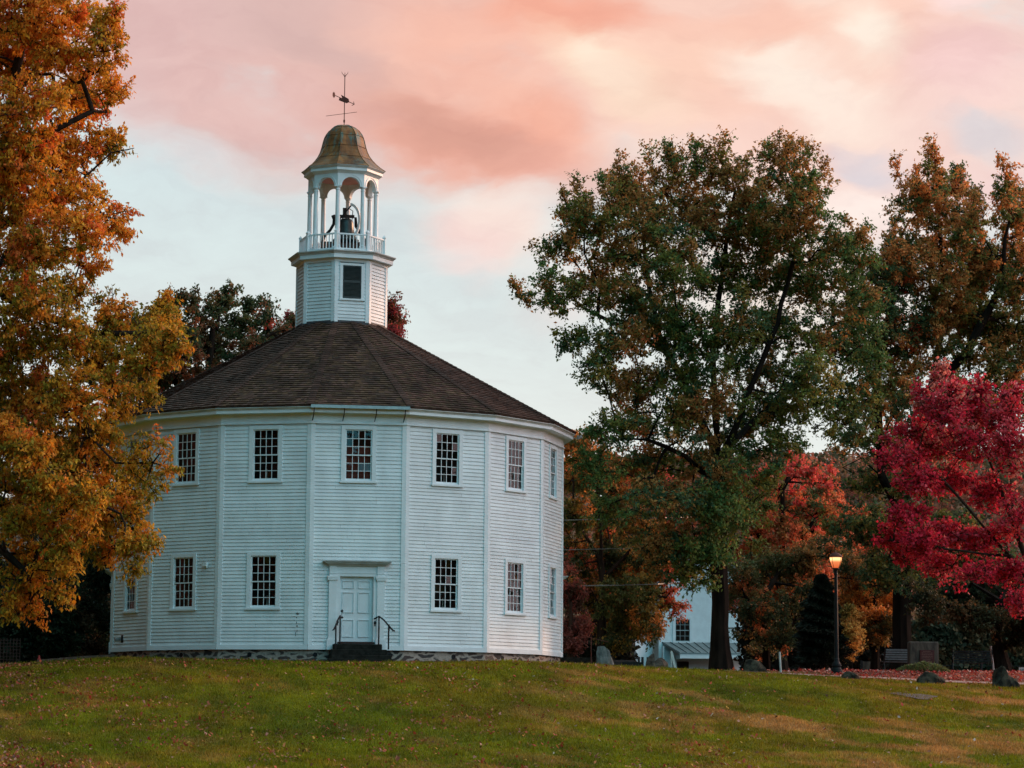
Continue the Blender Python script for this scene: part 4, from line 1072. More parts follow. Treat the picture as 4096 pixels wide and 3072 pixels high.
tree('maple_tree', 'huge orange and olive maple filling the left edge, branches over the church corner', 'tree', 77, -120,
     [[(-115, 1300, 0), (-100, 1120, 0), (-90, 980, 0), (-60, 800, 0), (-30, 600, 0), (0, 400, .3), (30, 200, .3), (60, 20, 0)],
      [(-90, 980, 0), (-20, 950, -.5), (45, 965, -1), (120, 1030, -1.2), (200, 1080, -1), (260, 1110, -1)],
      [(-60, 800, 0), (40, 860, 1), (160, 900, 0), (250, 1000, -1), (330, 1000, -1), (360, 960, -1)],
      [(-30, 600, 0), (80, 680, .5), (200, 720, .3), (300, 720, 0), (370, 700, 0)],
      [(0, 400, .3), (60, 340, -.5), (120, 280, -.8), (200, 240, -.8)],
      [(30, 200, .3), (90, 140, .5), (160, 90, .5), (220, 60, .5)],
      [(-10, 500, .2), (60, 450, .5), (140, 420, .5), (240, 330, .3), (290, 320, .3)],
      [(-115, 1150, 0), (-30, 1160, -1), (50, 1230, -1.5), (90, 1290, -1.5)],
      [(-60, 800, 0), (-180, 650, 0), (-240, 400, 0)]],
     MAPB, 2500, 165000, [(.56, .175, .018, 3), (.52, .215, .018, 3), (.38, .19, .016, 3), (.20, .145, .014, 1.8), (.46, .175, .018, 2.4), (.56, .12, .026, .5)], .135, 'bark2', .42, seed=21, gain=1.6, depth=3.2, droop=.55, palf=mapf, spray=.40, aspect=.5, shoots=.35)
# crimson maple at right
tree('maple_tree', 'crimson red maple reaching in from the right edge in front of the oaks', 'tree', 86, 2262,
     [[(2258, 1350, 0), (2250, 1290, 0), (2260, 1150, 0), (2270, 1000, 0)],
      [(2250, 1290, 0), (2180, 1200, 0), (2110, 1120, -.5), (2040, 1040, -.5), (1980, 990, -.5)],
      [(2250, 1290, 0), (2190, 1130, 0), (2140, 1000, .5), (2090, 880, .5), (2050, 830, .5)],
      [(2180, 1200, 0), (2080, 1190, -1), (1990, 1180, -1), (1930, 1170, -1)],
      [(2190, 1130, 0), (2180, 980, .5), (2160, 860, .5)], [(2250, 1290, 0), (2190, 1290, -1), (2150, 1270, -1)]],
     [(2037, 832, 16, 18), (2065, 865, 28, 26), (2010, 880, 35, 22), (2115, 862, 14, 20), (2100, 890, 35, 35), (2045, 900, 40, 35), (1975, 935, 35, 28), (2180, 885, 30, 30, .7), (2160, 910, 45, 40, .8), (2020, 960, 50, 35), (2090, 960, 50, 40), (2180, 980, 50, 50, .7), (1960, 990, 35, 25), (1930, 1010, 28, 14, .8), (1990, 1040, 50, 28), (2060, 1040, 50, 35), (2140, 1060, 50, 40, .8),
      (1945, 1120, 28, 24), (1990, 1110, 28, 18), (1930, 1160, 30, 25), (1990, 1170, 50, 32), (2060, 1160, 55, 32), (2130, 1170, 55, 35), (1960, 1200, 40, 18), (2040, 1220, 50, 22), (2110, 1235, 45, 22), (2180, 1240, 45, 35), (2205, 1300, 28, 30), (2060, 1260, 22, 9, .5), (2200, 1120, 45, 50, .8),
      (2290, 880, 70, 80, .4), (2320, 1040, 80, 80, .4), (2310, 1190, 80, 60, .4)],
     1500, 37000, [(.74, .035, .075, 4), (.80, .09, .12, 3), (.60, .025, .055, 3), (.80, .26, .20, 1.4)], .12, 'bark2', .13, seed=31, depth=1.9, spray=.36, flat=.55, aspect=.75, shoots=.35)
# trees behind the church
tree('maple_tree', 'dark green and rust maple rising behind the left slope of the church roof', 'tree', 114, 440,
     [[(440, 1200, 0), (445, 950, 0), (450, 800, 0), (460, 700, 0)], [(445, 950, 0), (520, 820, 0), (570, 730, 0)], [(445, 950, 0), (380, 820, 0), (370, 720, 0)]],
     [(375, 655, 16, 20), (408, 650, 20, 24), (432, 690, 35, 40), (480, 665, 35, 30), (500, 635, 12, 14), (545, 670, 30, 22), (580, 675, 22, 20), (520, 710, 45, 35), (580, 720, 38, 30), (612, 725, 16, 26), (400, 740, 45, 45), (460, 750, 55, 45), (540, 760, 50, 35), (340, 720, 40, 50), (380, 810, 45, 35, .8), (440, 810, 50, 35, .8), (330, 820, 50, 50), (400, 870, 40, 30, .6), (480, 860, 40, 30), (290, 720, 40, 50), (280, 850, 50, 60)],
     420, 42000, [(.035, .050, .018, 4), (.07, .045, .018, 3), (.15, .05, .022, 1.6), (.022, .036, .016, 3), (.22, .035, .025, .5)], .15, 'bark', .3, 'maples behind the church', seed=41, gain=2.0, depth=3)
tree('maple_tree', 'dark red maple mostly hidden behind the church tower', 'tree', 119, 742,
     [[(742, 1100, 0), (742, 850, 0), (742, 740, 0)], [(742, 900, 0), (680, 800, 0), (640, 720, 0)], [(742, 900, 0), (800, 800, 0), (845, 700, 0)]],
     [(634, 690, 14, 16), (640, 715, 26, 22), (690, 740, 40, 40, .6), (750, 730, 50, 50, .5), (810, 730, 40, 40, .6), (846, 690, 16, 22), (848, 660, 9, 14), (862, 705, 12, 12), (840, 730, 22, 22)],
     130, 12000, [(.19, .030, .03, 3), (.10, .045, .02, 3), (.045, .045, .018, 2), (.26, .05, .03, 1)], .15, 'bark', .25, 'maples behind the church', seed=43, gain=1.6, depth=2)
tree('maple_tree', 'green and orange maple standing directly right of the church wall', 'tree', 108, 1300,
     [[(1300, 1380, 0), (1302, 1250, 0), (1295, 1100, 0), (1275, 980, 0)], [(1302, 1250, 0), (1370, 1180, 0), (1410, 1130, 0)], [(1302, 1280, 0), (1380, 1290, -1), (1440, 1290, -1)], [(1300, 1200, 0), (1240, 1120, 0), (1235, 1000, 0)]],
     [(1245, 965, 35, 28), (1280, 960, 30, 25, .7), (1240, 1030, 45, 45), (1300, 1030, 50, 45), (1360, 1060, 45, 45), (1240, 1120, 45, 45), (1310, 1120, 55, 45), (1380, 1140, 50, 45), (1250, 1200, 50, 45), (1330, 1210, 60, 45), (1400, 1220, 45, 40), (1280, 1280, 55, 45), (1350, 1290, 60, 45), (1410, 1300, 45, 35), (1455, 1300, 24, 26), (1300, 1345, 50, 35), (1360, 1355, 55, 35), (1405, 1345, 35, 28), (1340, 1390, 40, 14), (1440, 1240, 35, 40, .8)],
     560, 62000, [(.045, .052, .016, 4), (.10, .070, .016, 3), (.17, .085, .02, 2), (.26, .10, .025, 1.2), (.030, .040, .016, 3), (.45, .07, .035, .3)], .14, 'bark2', .19, 'autumn maples beyond the lawn', seed=51, gain=2.9, depth=2.4, droop=.4,
     palf=lambda ci, C, zr, r: np.where((C[:, 0] > av(1438, 0, 108)[0]) & (zr < .42) & (r.random(len(ci)) < .8), 5, np.where((zr > .8) & (r.random(len(ci)) < .6), 3, ci)))
tree('small_tree', 'small dark purple-red tree against the right corner of the church', 'tree', 103.5, 1232, [[(1232, 1380, 0), (1232, 1300, 0)]],
     [(1228, 1230, 16, 28), (1232, 1290, 24, 35), (1240, 1350, 24, 28), (1236, 1395, 22, 18)], 70, 8000, [(.10, .035, .03, 3), (.16, .045, .035, 2), (.05, .03, .02, 2)], .11, 'bark2', .09, seed=53, gain=2, depth=1, spray=.4)
tree('maple_tree', 'rust orange maple behind the oak trunk, its top red', 'tree', 128, 1690,
     [[(1690, 1350, 0), (1690, 1180, 0), (1690, 1060, 0)], [(1690, 1250, 0), (1620, 1130, 0)], [(1690, 1250, 0), (1760, 1120, 0)]],
     [(1700, 1005, 38, 24), (1735, 1015, 45, 26), (1640, 1030, 50, 35), (1590, 1060, 45, 45), (1780, 1045, 40, 35), (1690, 1070, 70, 45), (1620, 1110, 60, 45), (1750, 1110, 60, 40), (1560, 1120, 40, 40), (1680, 1160, 70, 45), (1620, 1200, 60, 45), (1740, 1190, 60, 45), (1680, 1260, 80, 50), (1600, 1280, 50, 50), (1770, 1260, 50, 50), (1500, 1080, 40, 50), (1440, 1050, 40, 40), (1470, 1150, 45, 50)],
     460, 46000, [(.24, .055, .022, 3), (.14, .06, .018, 3), (.35, .085, .03, 2), (.05, .045, .016, 3), (.42, .05, .04, .8)], .16, 'bark', .3, 'autumn maples beyond the lawn', seed=57, gain=2.6, depth=3,
     palf=lambda ci, C, zr, r: np.where((zr > .78) & (r.random(len(ci)) < .7), 4, ci))
tree('maple_tree', 'salmon-orange maple glowing above and left of the street lamp', 'tree', 138, 1745,
     [[(1745, 1350, 0), (1745, 1180, 0)], [(1745, 1250, 0), (1820, 1150, 0)]],
     [(1725, 1130, 35, 24), (1760, 1110, 42, 30), (1800, 1090, 32, 20), (1790, 1140, 50, 24), (1740, 1160, 45, 24), (1850, 1120, 36, 26), (1840, 1180, 50, 30), (1780, 1190, 50, 30), (1880, 1160, 30, 30)],
     230, 24000, [(.62, .16, .07, 4), (.52, .12, .05, 3), (.34, .10, .035, 2)], .17, 'bark', .22, 'autumn maples beyond the lawn', seed=59, gain=1.35, depth=2)
tree('maple_tree', 'low rusty maple between the oak trunk and the dark spruce', 'tree', 113, 1655,
     [[(1655, 1380, 0), (1655, 1280, 0)], [(1655, 1350, 0), (1610, 1290, 0)]],
     [(1600, 1240, 45, 40), (1660, 1230, 50, 40), (1610, 1300, 34, 34), (1650, 1310, 50, 40), (1700, 1300, 35, 45), (1640, 1375, 50, 28), (1690, 1370, 30, 30), (1720, 1240, 35, 35), (1655, 1412, 30, 14, .6), (1730, 1205, 45, 30), (1790, 1195, 50, 30), (1745, 1300, 30, 40), (1840, 1230, 30, 30, .6, -3)],
     260, 26000, [(.040, .040, .014, 4), (.085, .048, .016, 3), (.26, .07, .025, .7), (.022, .028, .012, 4)], .13, 'bark', .16, 'autumn maples beyond the lawn', seed=61, gain=3.0, depth=2)
tree('maple_tree', 'amber and green maple right behind the street lamp', 'tree', 111, 1890,
     [[(1892, 1400, 0), (1890, 1300, 0), (1885, 1200, 0)], [(1890, 1340, 0), (1840, 1280, 0)]],
     [(1850, 1230, 40, 35), (1900, 1220, 40, 35), (1850, 1290, 45, 35), (1905, 1290, 38, 40), (1870, 1345, 50, 30), (1915, 1350, 26, 30), (1835, 1350, 24, 26), (1890, 1388, 32, 12)],
     240, 25000, [(.24, .095, .02, 3), (.40, .13, .03, 2), (.09, .06, .018, 3), (.045, .038, .015, 2)], .13, 'bark', .16, 'autumn maples beyond the lawn', seed=63, gain=2.4, depth=1.8)
tree('young_maple', 'small pale yellow maple just right of the lamp post base', 'tree', 104, 1838,
     [[(1838, 1420, 0), (1836, 1360, 0)]], [(1828, 1335, 18, 16), (1838, 1370, 22, 20), (1842, 1400, 22, 12), (1822, 1408, 16, 14)], 75, 8000, [(.48, .25, .06, 3), (.38, .17, .04, 2), (.2, .13, .03, 1)], .11, 'bark', .06, seed=65, gain=1.6, depth=.9, spray=.4)
tree('shade_tree', 'dark tree with bent black trunk behind the far right boulder', 'tree', 99, 2172,
     [[(2158, 1400, 0), (2152, 1370, 0), (2165, 1300, 0), (2170, 1240, 0)], [(2165, 1300, 0), (2100, 1260, 0)]],
     [(2000, 1290, 40, 30), (2060, 1290, 60, 40), (2120, 1290, 60, 45), (2190, 1300, 50, 45), (2090, 1335, 45, 26), (2160, 1345, 40, 24), (2200, 1365, 25, 30), (2250, 1320, 60, 60), (2010, 1330, 28, 22)],
     260, 28000, [(.020, .026, .012, 4), (.034, .032, .013, 3), (.10, .05, .02, .7)], .13, 'bark', .24, seed=67, gain=1.6, depth=2)
# dark growth at far left
for (lab, bs, d, bl, sd, nl) in (
    ('dark evergreen thicket under the orange maple, left of the church', 120, 97, [(60, 1330, 60, 60), (130, 1330, 50, 70), (180, 1280, 45, 60), (215, 1340, 28, 60), (20, 1390, 50, 40), (110, 1395, 60, 30), (190, 1400, 45, 24), (215, 1240, 28, 50)], 71, 30000),
    ('tall dark green tree behind the orange maple at far left', 90, 108, [(40, 960, 90, 80), (140, 980, 80, 70), (220, 960, 40, 50), (60, 1080, 90, 70), (170, 1080, 70, 60), (225, 1080, 35, 60), (80, 1200, 90, 70), (190, 1190, 60, 60), (60, 850, 90, 60), (160, 860, 60, 50), (-60, 900, 90, 90), (-60, 1080, 90, 90), (-60, 1250, 90, 80), (230, 1300, 28, 60), (-20, 1350, 80, 60)], 73, 52000)):
    tree('dark_tree', lab, 'tree', d, bs, [[(bs, 1380, 0), (bs, 1260, 0), (bs+10, bl[0][1], 0)]], bl, 330, nl, [(.014, .026, .014, 4), (.022, .034, .016, 3), (.06, .035, .018, .6)], .13, 'bark', .25, seed=sd, depth=2.4, gain=1.4)

# spruce
def spruce(d, vx, top, half, label):
    b = np.array(on(vx, d)); H = av(vx, top, d)[2]-b[2]; Rm = half*d/(F_PX/KV)
    r = np.random.default_rng(5); T = empty('spruce_tree', b, 0, label, 'tree')
    mb = MB(); mb.tube([(0, 0, -.1), (0, 0, H*.5), (0, 0, H)], [.16, .09, .01], 8); mb.build('trunk', 'bark', T)
    n = 30000; zz = 1-r.random(n)**.6*.97; zz = 1-zz; th = r.random(n)*2*PI
    t = zz; whorl = .82+.18*np.sin(t*60+th*3); rad_ = Rm*(1-t)**.6*(.35+.65*r.random(n)**.5)*whorl*(.60+.62*vnoise(th*2, t*7, 3))
    pos = np.stack([rad_*np.cos(th), rad_*np.sin(th), .1+t*H-.10*rad_], -1)
    ax = unit(np.stack([np.cos(th), np.sin(th), np.full(n, -.25)], -1)+r.normal(0, .35, (n, 3))); nr = unit(np.cross(ax, r.normal(size=(n, 3))))
    L = .14+.12*r.random(n); a = ax*L[:, None]; bb = nr*.022
    V = np.stack([pos-a*.5, pos+bb, pos+a*.5, pos-bb], 1).reshape(-1, 3)
    np_mesh('crown', V, 4, np.array([.010, .015, .008])*(.6+.9*r.random(n))[:, None], M['needle'], T)
spruce(103, 1775, 1240, 84, 'dark conical spruce standing left of the street lamp')

# ------------------------------------------------------------------ hill with far forest
xs2 = np.linspace(-260, 320, 60); yy2 = np.linspace(200, 800, 34)
X, Y = np.meshgrid(xs2, yy2)
def hillz(x, y):
    d = y+DIST; return gz(x, y)-1+46*sstep(d, 330, 620)*(.80+.25*fbm(x*.006, y*.006, 9)+.15*sstep(x, 0, 160))
Z = hillz(X, Y); V = np.stack([X, Y, Z], -1).reshape(-1, 3); nx, ny = 60, 34
ii = (np.arange(ny-1)[:, None]*nx+np.arange(nx-1)[None]).ravel(); faces = np.stack([ii, ii+1, ii+1+nx, ii+nx], -1)
me = bpy.data.meshes.new('hill'); me.from_pydata(V.tolist(), [], faces.tolist()); me.polygons.foreach_set('use_smooth', [True]*len(me.polygons)); me.update()
M['hillground'] = simple('woodland_floor', (.07, .05, .025), (.04, .035, .02), .05, .9)
tag(link('hill', me, M['hillground']), kind='structure')
AZ, RD = np.meshgrid(np.radians(np.linspace(100, 338, 120)), np.linspace(55, 620, 60))  # added unseen hill ring: blocks light from the left, darkens pane reflections
X, Y = RD*np.sin(AZ), RD*np.cos(AZ)
lf = sstep(np.degrees(AZ), 205, 245)
nearh = 58*sstep(RD, 58, 135)*(.85+.3*fbm(X*.02, Y*.02, 15))
farh = 78*sstep(RD, 230, 420)*(.85+.3*fbm(X*.008, Y*.008, 12))
Z = np.where(RD > 0, -9+np.maximum(nearh*lf, farh)+4*lf*fbm(X*.15, Y*.15, 14)+5*fbm(X*.06, Y*.06, 14)*sstep(RD, 200, 300), 0)
V = np.stack([X, Y, Z], -1).reshape(-1, 3); nx, ny = 120, 60
ii = (np.arange(ny-1)[:, None]*nx+np.arange(nx-1)[None]).ravel(); faces = np.stack([ii, ii+1, ii+1+nx, ii+nx], -1)
me = bpy.data.meshes.new('hill'); me.from_pydata(V.tolist(), [], faces.tolist()); me.polygons.foreach_set('use_smooth', [True]*len(me.polygons)); me.update()
M['hillblock'] = simple('light_blocking_hill', (.16, .05, .03), (.035, .03, .015), .05, .9, lo=.42, hi=.58)
tag(link('hill', me, M['hillblock']), kind='structure')
r = np.random.default_rng(3); nt_ = 1150
x = 5+200*r.random(nt_); d = 300+330*r.random(nt_); y = d-DIST; z = hillz(x, y)
per = 150; idx = np.repeat(np.arange(nt_), per); n = len(idx)
v = unit(r.normal(size=(n, 3))); rr_ = (3.2+1.5*r.random(nt_))[idx]
pos = np.stack([x, y, z+5.0], -1)[idx]+v*rr_[:, None]*np.array([1, 1, 1.25])*(.6+.4*r.random(n))[:, None]
a = unit(r.normal(size=(n, 3))); b_ = unit(np.cross(a, r.normal(size=(n, 3)))); s = .32+.36*r.random(n)
V = np.stack([pos-a*s[:, None], pos+b_*s[:, None], pos+a*s[:, None], pos-b_*s[:, None]], 1).reshape(-1, 3)
pal = np.array([(.30, .10, .06), (.36, .15, .09), (.22, .12, .06), (.10, .09, .045), (.42, .13, .08), (.26, .17, .11)])
t = pal[r.integers(0, 6, nt_)][idx]*(.7+.6*r.random(n))[:, None]
tag(np_mesh('far_forest', V, 4, t, M['leaf']), 'distant hillside forest in faded autumn orange seen between the trees', 'forest', kind='stuff')

# a nearer belt of low trees seen under the crowns at the right
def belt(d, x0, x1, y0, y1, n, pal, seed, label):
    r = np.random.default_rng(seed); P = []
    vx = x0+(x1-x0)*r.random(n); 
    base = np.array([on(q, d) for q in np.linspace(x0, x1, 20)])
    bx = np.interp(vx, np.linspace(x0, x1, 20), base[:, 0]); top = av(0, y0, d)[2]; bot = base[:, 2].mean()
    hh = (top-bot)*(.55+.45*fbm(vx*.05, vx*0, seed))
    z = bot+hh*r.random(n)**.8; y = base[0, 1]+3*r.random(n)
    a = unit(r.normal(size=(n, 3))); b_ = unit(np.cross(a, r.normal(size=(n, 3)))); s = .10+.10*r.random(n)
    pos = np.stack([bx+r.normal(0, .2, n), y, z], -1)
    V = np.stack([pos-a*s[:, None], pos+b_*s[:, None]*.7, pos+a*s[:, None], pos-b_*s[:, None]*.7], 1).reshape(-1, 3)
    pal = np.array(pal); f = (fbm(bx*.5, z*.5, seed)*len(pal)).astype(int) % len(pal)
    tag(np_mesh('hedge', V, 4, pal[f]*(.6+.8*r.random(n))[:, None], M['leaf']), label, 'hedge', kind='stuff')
belt(150, 1840, 2300, 1262, 1430, 44000, [(.09, .085, .045), (.14, .10, .05), (.06, .07, .04), (.20, .11, .05)], 5, 'hazy olive undergrowth far behind the benches at right')
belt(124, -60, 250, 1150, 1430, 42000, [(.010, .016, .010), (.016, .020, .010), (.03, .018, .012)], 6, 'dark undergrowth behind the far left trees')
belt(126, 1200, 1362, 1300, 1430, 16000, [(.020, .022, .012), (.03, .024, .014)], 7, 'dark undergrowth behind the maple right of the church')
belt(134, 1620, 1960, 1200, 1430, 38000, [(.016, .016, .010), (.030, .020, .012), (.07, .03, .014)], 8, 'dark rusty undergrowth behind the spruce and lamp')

# ------------------------------------------------------------------ objects on the right
def rock(name, label, vx, d, w, h, dp, seed, mat='rock', shape=None, rz=0):
    b = on(vx, d); r = random.Random(seed); import bmesh
    bm = bmesh.new(); bmesh.ops.create_icosphere(bm, subdivisions=5, radius=1)
    planes = [(Vector((r.uniform(-1, 1), r.uniform(-1, 1), r.uniform(-.3, 1))).normalized(), r.uniform(.72, .95)) for _ in range(12)]
    from mathutils import noise as mn
    off = Vector((seed*3.1, seed*1.7, 0))
    for v in bm.verts:
        p = v.co.copy(); p = Vector([math.copysign(abs(q_)**.62, q_) for q_ in p])*.86
        for (nrm, dd) in planes:
            q = p.dot(nrm)
            if q > dd: p -= nrm*(q-dd)*.9
        p += p.normalized()*(mn.fractal(p*1.6+off, 1, 2, 5)*.16)
        if shape: p = shape(p)
        v.co = Vector((p.x*w/2, p.y*dp/2, p.z*h))
    me = bpy.data.meshes.new(name); bm.to_mesh(me); bm.free()
    o = link(name, me, M[mat]); o.location = (b[0], b[1], b[2]-.06); o.rotation_euler.z = rz
    tag(o, label, 'boulder', 'boulders along the edge of the lawn')
    return o
def sh_up(p): return Vector((p.x*(1-.22*max(0, p.z))*1.1-.22*max(0, p.z)+.12, p.y, min(p.z*1.35, .95-.35*max(0, p.x)) if p.z > 0 else p.z*.3))
def sh_wedge(p): return Vector((p.x, p.y, max(p.z, -.3)*(1 if p.x < -.4 else 1-.5*min(1, (p.x+.4)/1.2))))
def sh_gnarl(p):
    zz = max(p.z, -.3)*(.95 if p.x < -.25 else .55+.10*math.sin(p.x*5)); return Vector((p.x, p.y, zz))
rock('boulder', 'tall upright pale granite stone right of the church', 1305, 93, .66, .80, .5, 3, 'rockpale', sh_up)
rock('boulder', 'gnarled brown log-shaped boulder in front of the house porch', 1420, 91.5, .90, .78, .6, 4, 'rockbrown', sh_gnarl)
rock('boulder', 'lichened long boulder just right of the oak trunk', 1634, 91, .96, .50, .6, 5, 'rock', lambda p: Vector((p.x, p.y, max(p.z, -.3)*(1-.25*p.x))))
rock('boulder', 'low pointed dark boulder beside the path near the lamp', 1833, 87.4, .86, .36, .6, 6, 'rock', lambda p: Vector((p.x, p.y, max(p.z, -.3)*(1.1-.45*abs(p.x)))))
rock('boulder', 'wedge-shaped black boulder in front of the plaque stone', 2013, 86.8, 1.16, .50, .7, 7, 'rock', lambda p: Vector((p.x, p.y, max(p.z, -.3)*(1.15 if p.x < -.5 else 1.15-.55*min(1, (p.x+.5)/1.3)))))
def sh_heart(p):
    t = min(1, max(0, (p.x+.12)/.35)); t = t*t*(3-2*t)
    return Vector((p.x, p.y, min(max(p.z, -.3), .86-.1*abs(p.x+.5))*(1.1-.48*t)+(.05*math.sin(p.x*9+p.y*5))))
rock('boulder', 'big notched grey-green boulder at the far right', 2172, 86.2, 1.05, .80, .7, 8, 'rock', sh_heart)

# oak roots are in the trunk mesh; monument
mx, my, mz = on(1994, 96)
mon = empty('stone_monument', (mx, my, mz), 0, 'rough stone monument block with a reddish bronze plaque', 'monument')
mb = MB(); mb.box(-.53, .53, -.22, .22, -.2, 1.10); o = mb.build('stone_block', 'concrete', mon, bevel=.05)
mb = MB(); mb.box(-.17, .36, -.26, -.222, .08, .80); pl = mb.build('plaque', 'plaque', mon, bevel=.008)
mb = MB(); rl = random.Random(4)
for i in range(11):
    zz = .745-i*.058; w = rl.uniform(.12, .21); x = -w
    while x < w-.02:
        ww = rl.uniform(.02, .06); mb.box(.095+x, .095+min(x+ww, w), -.264, -.2605, zz-.011, zz+.011); x += ww+.014
mb.build('raised_lettering', 'plaquetext', pl)
# hostas
hb = on(1994, 94.6); T = empty('hosta_bed', hb, 0, 'mound of pale green hosta leaves at the foot of the monument', 'plant')
r = np.random.default_rng(8); n = 3600; th = r.random(n)*2*PI; q = r.random(n)**.5
cx = q*np.cos(th)*.93; cy = q*np.sin(th)*.5; cz = .30*(1-q**2)*(.75+.5*vnoise(cx*5, cy*5, 4))*r.random(n)**.35+.03
pos = np.stack([cx, cy, cz], -1); ax = unit(np.stack([np.cos(th), np.sin(th), r.uniform(-.7, .5, n)], -1)+r.normal(0, .4, (n, 3))); nr = unit(np.cross(ax, np.array([0, 0, 1.0])+r.normal(0, .3, (n, 3))))
L = .07+.06*r.random(n); V = np.stack([pos-ax*L[:, None], pos+nr*.028, pos+ax*L[:, None], pos-nr*.028], 1).reshape(-1, 3)
np_mesh('foliage', V, 4, np.array([(.20, .24, .08), (.27, .25, .08), (.14, .20, .08), (.30, .19, .10)])[r.integers(0, 4, n)]*(.7+.6*r.random(n))[:, None], M['leaf'], T)

def bench(vx, d, rz, label, mat, w=1.5):
    p = on(vx, d); B = empty('park_bench', p, rz, label, 'bench', 'park benches by the monument')
    for i in range(5):
        mb = MB(); z = .48+i*.085; y = .22+i*.03; mb.box(-w/2+.04, w/2-.04, y, y+.02, z, z+.062); mb.build('back_slat', mat, B)
    mb = MB()
    for i in range(5): mb.box(-w/2+.04, w/2-.04, -.22+i*.085, -.22+i*.085+.065, .41, .435)
    mb.build('seat', mat, B)
    for s in (-1, 1):
        mb = MB(); x = s*(w/2)
        mb.tube([(x, .40, .92), (x, .30, .75), (x, .20, .42), (x, .34, 0)], .022, 6); mb.tube([(x, -.22, 0), (x, -.26, .2), (x, -.20, .42), (x, .20, .42)], .022, 6)
        mb.tube([(x, .26, .66), (x, .0, .69), (x, -.24, .66), (x, -.29, .56), (x, -.22, .46), (x, -.20, .42)], .022, 6); mb.tube([(x, .2, .40), (x, -.02, .26), (x, -.24, .2)], .015, 5)
        mb.build('side_frame', 'benchdark', B)
    return B
bench(1944, 98, rad(186), 'grey slatted bench seen from behind, left of the monument', 'bench', 1.35)
bench(2101, 98, rad(-14), 'black iron and wood bench right of the monument', 'benchdark', 1.42)

# street lamp
p = on(1807, 92); Lm = empty('street_lamp', p, 0, 'black street lamp post with a glowing orange lantern', 'street lamp')
mb = MB(); mb.lathe([(.0, 0), (.21, 0), (.21, .07), (.19, .09), (.20, .12), (.17, .16), (.15, .20), (.17, .23), (.18, .26), (.12, .36), (.09, .45), (.10, .48), (.085, .50), (.075, .52)], 16); mb.build('lamp_base', 'lampgreen', Lm, smooth=True)
mb = MB(); mb.lathe([(.078, .5), (.065, 2.0), (.055, 3.36)], 14); mb.build('pole', 'lampgreen', Lm, smooth=True)
mb = MB(); mb.lathe([(.055, 3.36), (.068, 3.38), (.06, 3.42), (.055, 3.50), (.08, 3.55), (.105, 3.58), (.115, 3.60), (.115, 3.615), (.0, 3.615)], 16); mb.build('collar', 'lampgreen', Lm, smooth=True)
mb = MB(); mb.lathe([(.105, 3.616), (.15, 3.72), (.195, 3.86), (.21, 3.98)], 20); mb.build('lantern_glass', 'lamp', Lm, smooth=True)
for k in range(4):
    a = PI/4+k*PI/2; mb = MB(); mb.tube([(q_*math.sin(a), -q_*math.cos(a), z) for q_, z in ((.118, 3.615), (.160, 3.72), (.205, 3.86), (.22, 3.985))], .008, 4); mb.build('lantern_rib', 'rust', Lm)
mb = MB(); mb.tube([(.02, 0, 3.62), (.02, 0, 3.9)], .008, 4); mb.build('lantern_stem', 'black', Lm)
mb = MB(); mb.lathe([(.0, 3.985), (.225, 3.985), (.235, 4.0), (.225, 4.03), (.19, 4.07), (.14, 4.11), (.09, 4.14), (.04, 4.15), (.0, 4.18)], 20); mb.build('lantern_cap', 'rust', Lm, smooth=True)

# distant cobra head street light and wires
p = on(1772, 131); SL = empty('street_light', p, 0, 'distant white cobra-head street light above the lamp post', 'street light')
hp = av(1808, 1176, 131)-np.array(p)
mb = MB(); mb.tube([(0, 0, -.2), (0, 0, hp[2]+.3)], [.10, .07], 8); mb.build('pole', 'wood_dark', SL)
mb = MB(); mb.tube([(0, 0, hp[2]-.35), (hp[0]*.5, 0, hp[2]-.02), (hp[0]-.25, 0, hp[2]+.02)], .03, 5); mb.build('arm', 'galv', SL)
mb = MB(); mb.tube([(hp[0]-.3, 0, hp[2]+.02), (hp[0]-.05, 0, hp[2]+.06), (hp[0]+.3, 0, hp[2]+.03), (hp[0]+.45, 0, hp[2]-.02)], [.05, .13, .12, .04], 8); mb.build('lamp_head', 'sign', SL)
p = on(1557, 112); UP = empty('utility_pole', p, 0, 'brown wooden utility pole hidden behind the trunk of the big oak', 'utility pole')
polex = np.array(p); ph_ = av(1557, 1100, 112)[2]-p[2]
mb = MB(); mb.tube([(0, 0, -.3), (0, 0, ph_)], [.15, .11], 10); mb.build('pole', 'wood_dark', UP)
mb = MB(); mb.box(-.5, .5, -.06, .06, ph_-.45, ph_-.35); mb.build('crossarm', 'wood_dark', UP)
for (y0, y1, th, lab) in ((1123, 1121, .016, 'thin pale overhead wire, highest of those right of the church'), (1187, 1186, .012, 'thin faint overhead wire, middle one right of the church'), (1266, 1261, .028, 'thick pale overhead cable, lowest of those right of the church')):
    A = av(700, y0+8, 125); B_ = av(1420, y1, 104) if y0 != 1187 else av(1360, y1, 104)
    E_ = polex+np.array([0, 0, (1500-y1)*.02+ (hp[2]-6)*.0]); E_ = np.array([polex[0], polex[1], av(1557, y1-6, 112)[2]])
    mb = MB(); pts = []
    A = av(1150, y0+3, 122); M1 = av(1215, y0+1, 105.0); M2 = av(1300, y0-1, 105.2); M3 = av(1420, y0-4, 105.5)
    q = [M1+(M1-M2)*1.2, M1, M2, M3, E_]
    mb.tube([tuple(v) for v in q], th, 5); tag(mb.build('overhead_wire', 'wire'), lab, 'wire', 'overhead wires right of the church')

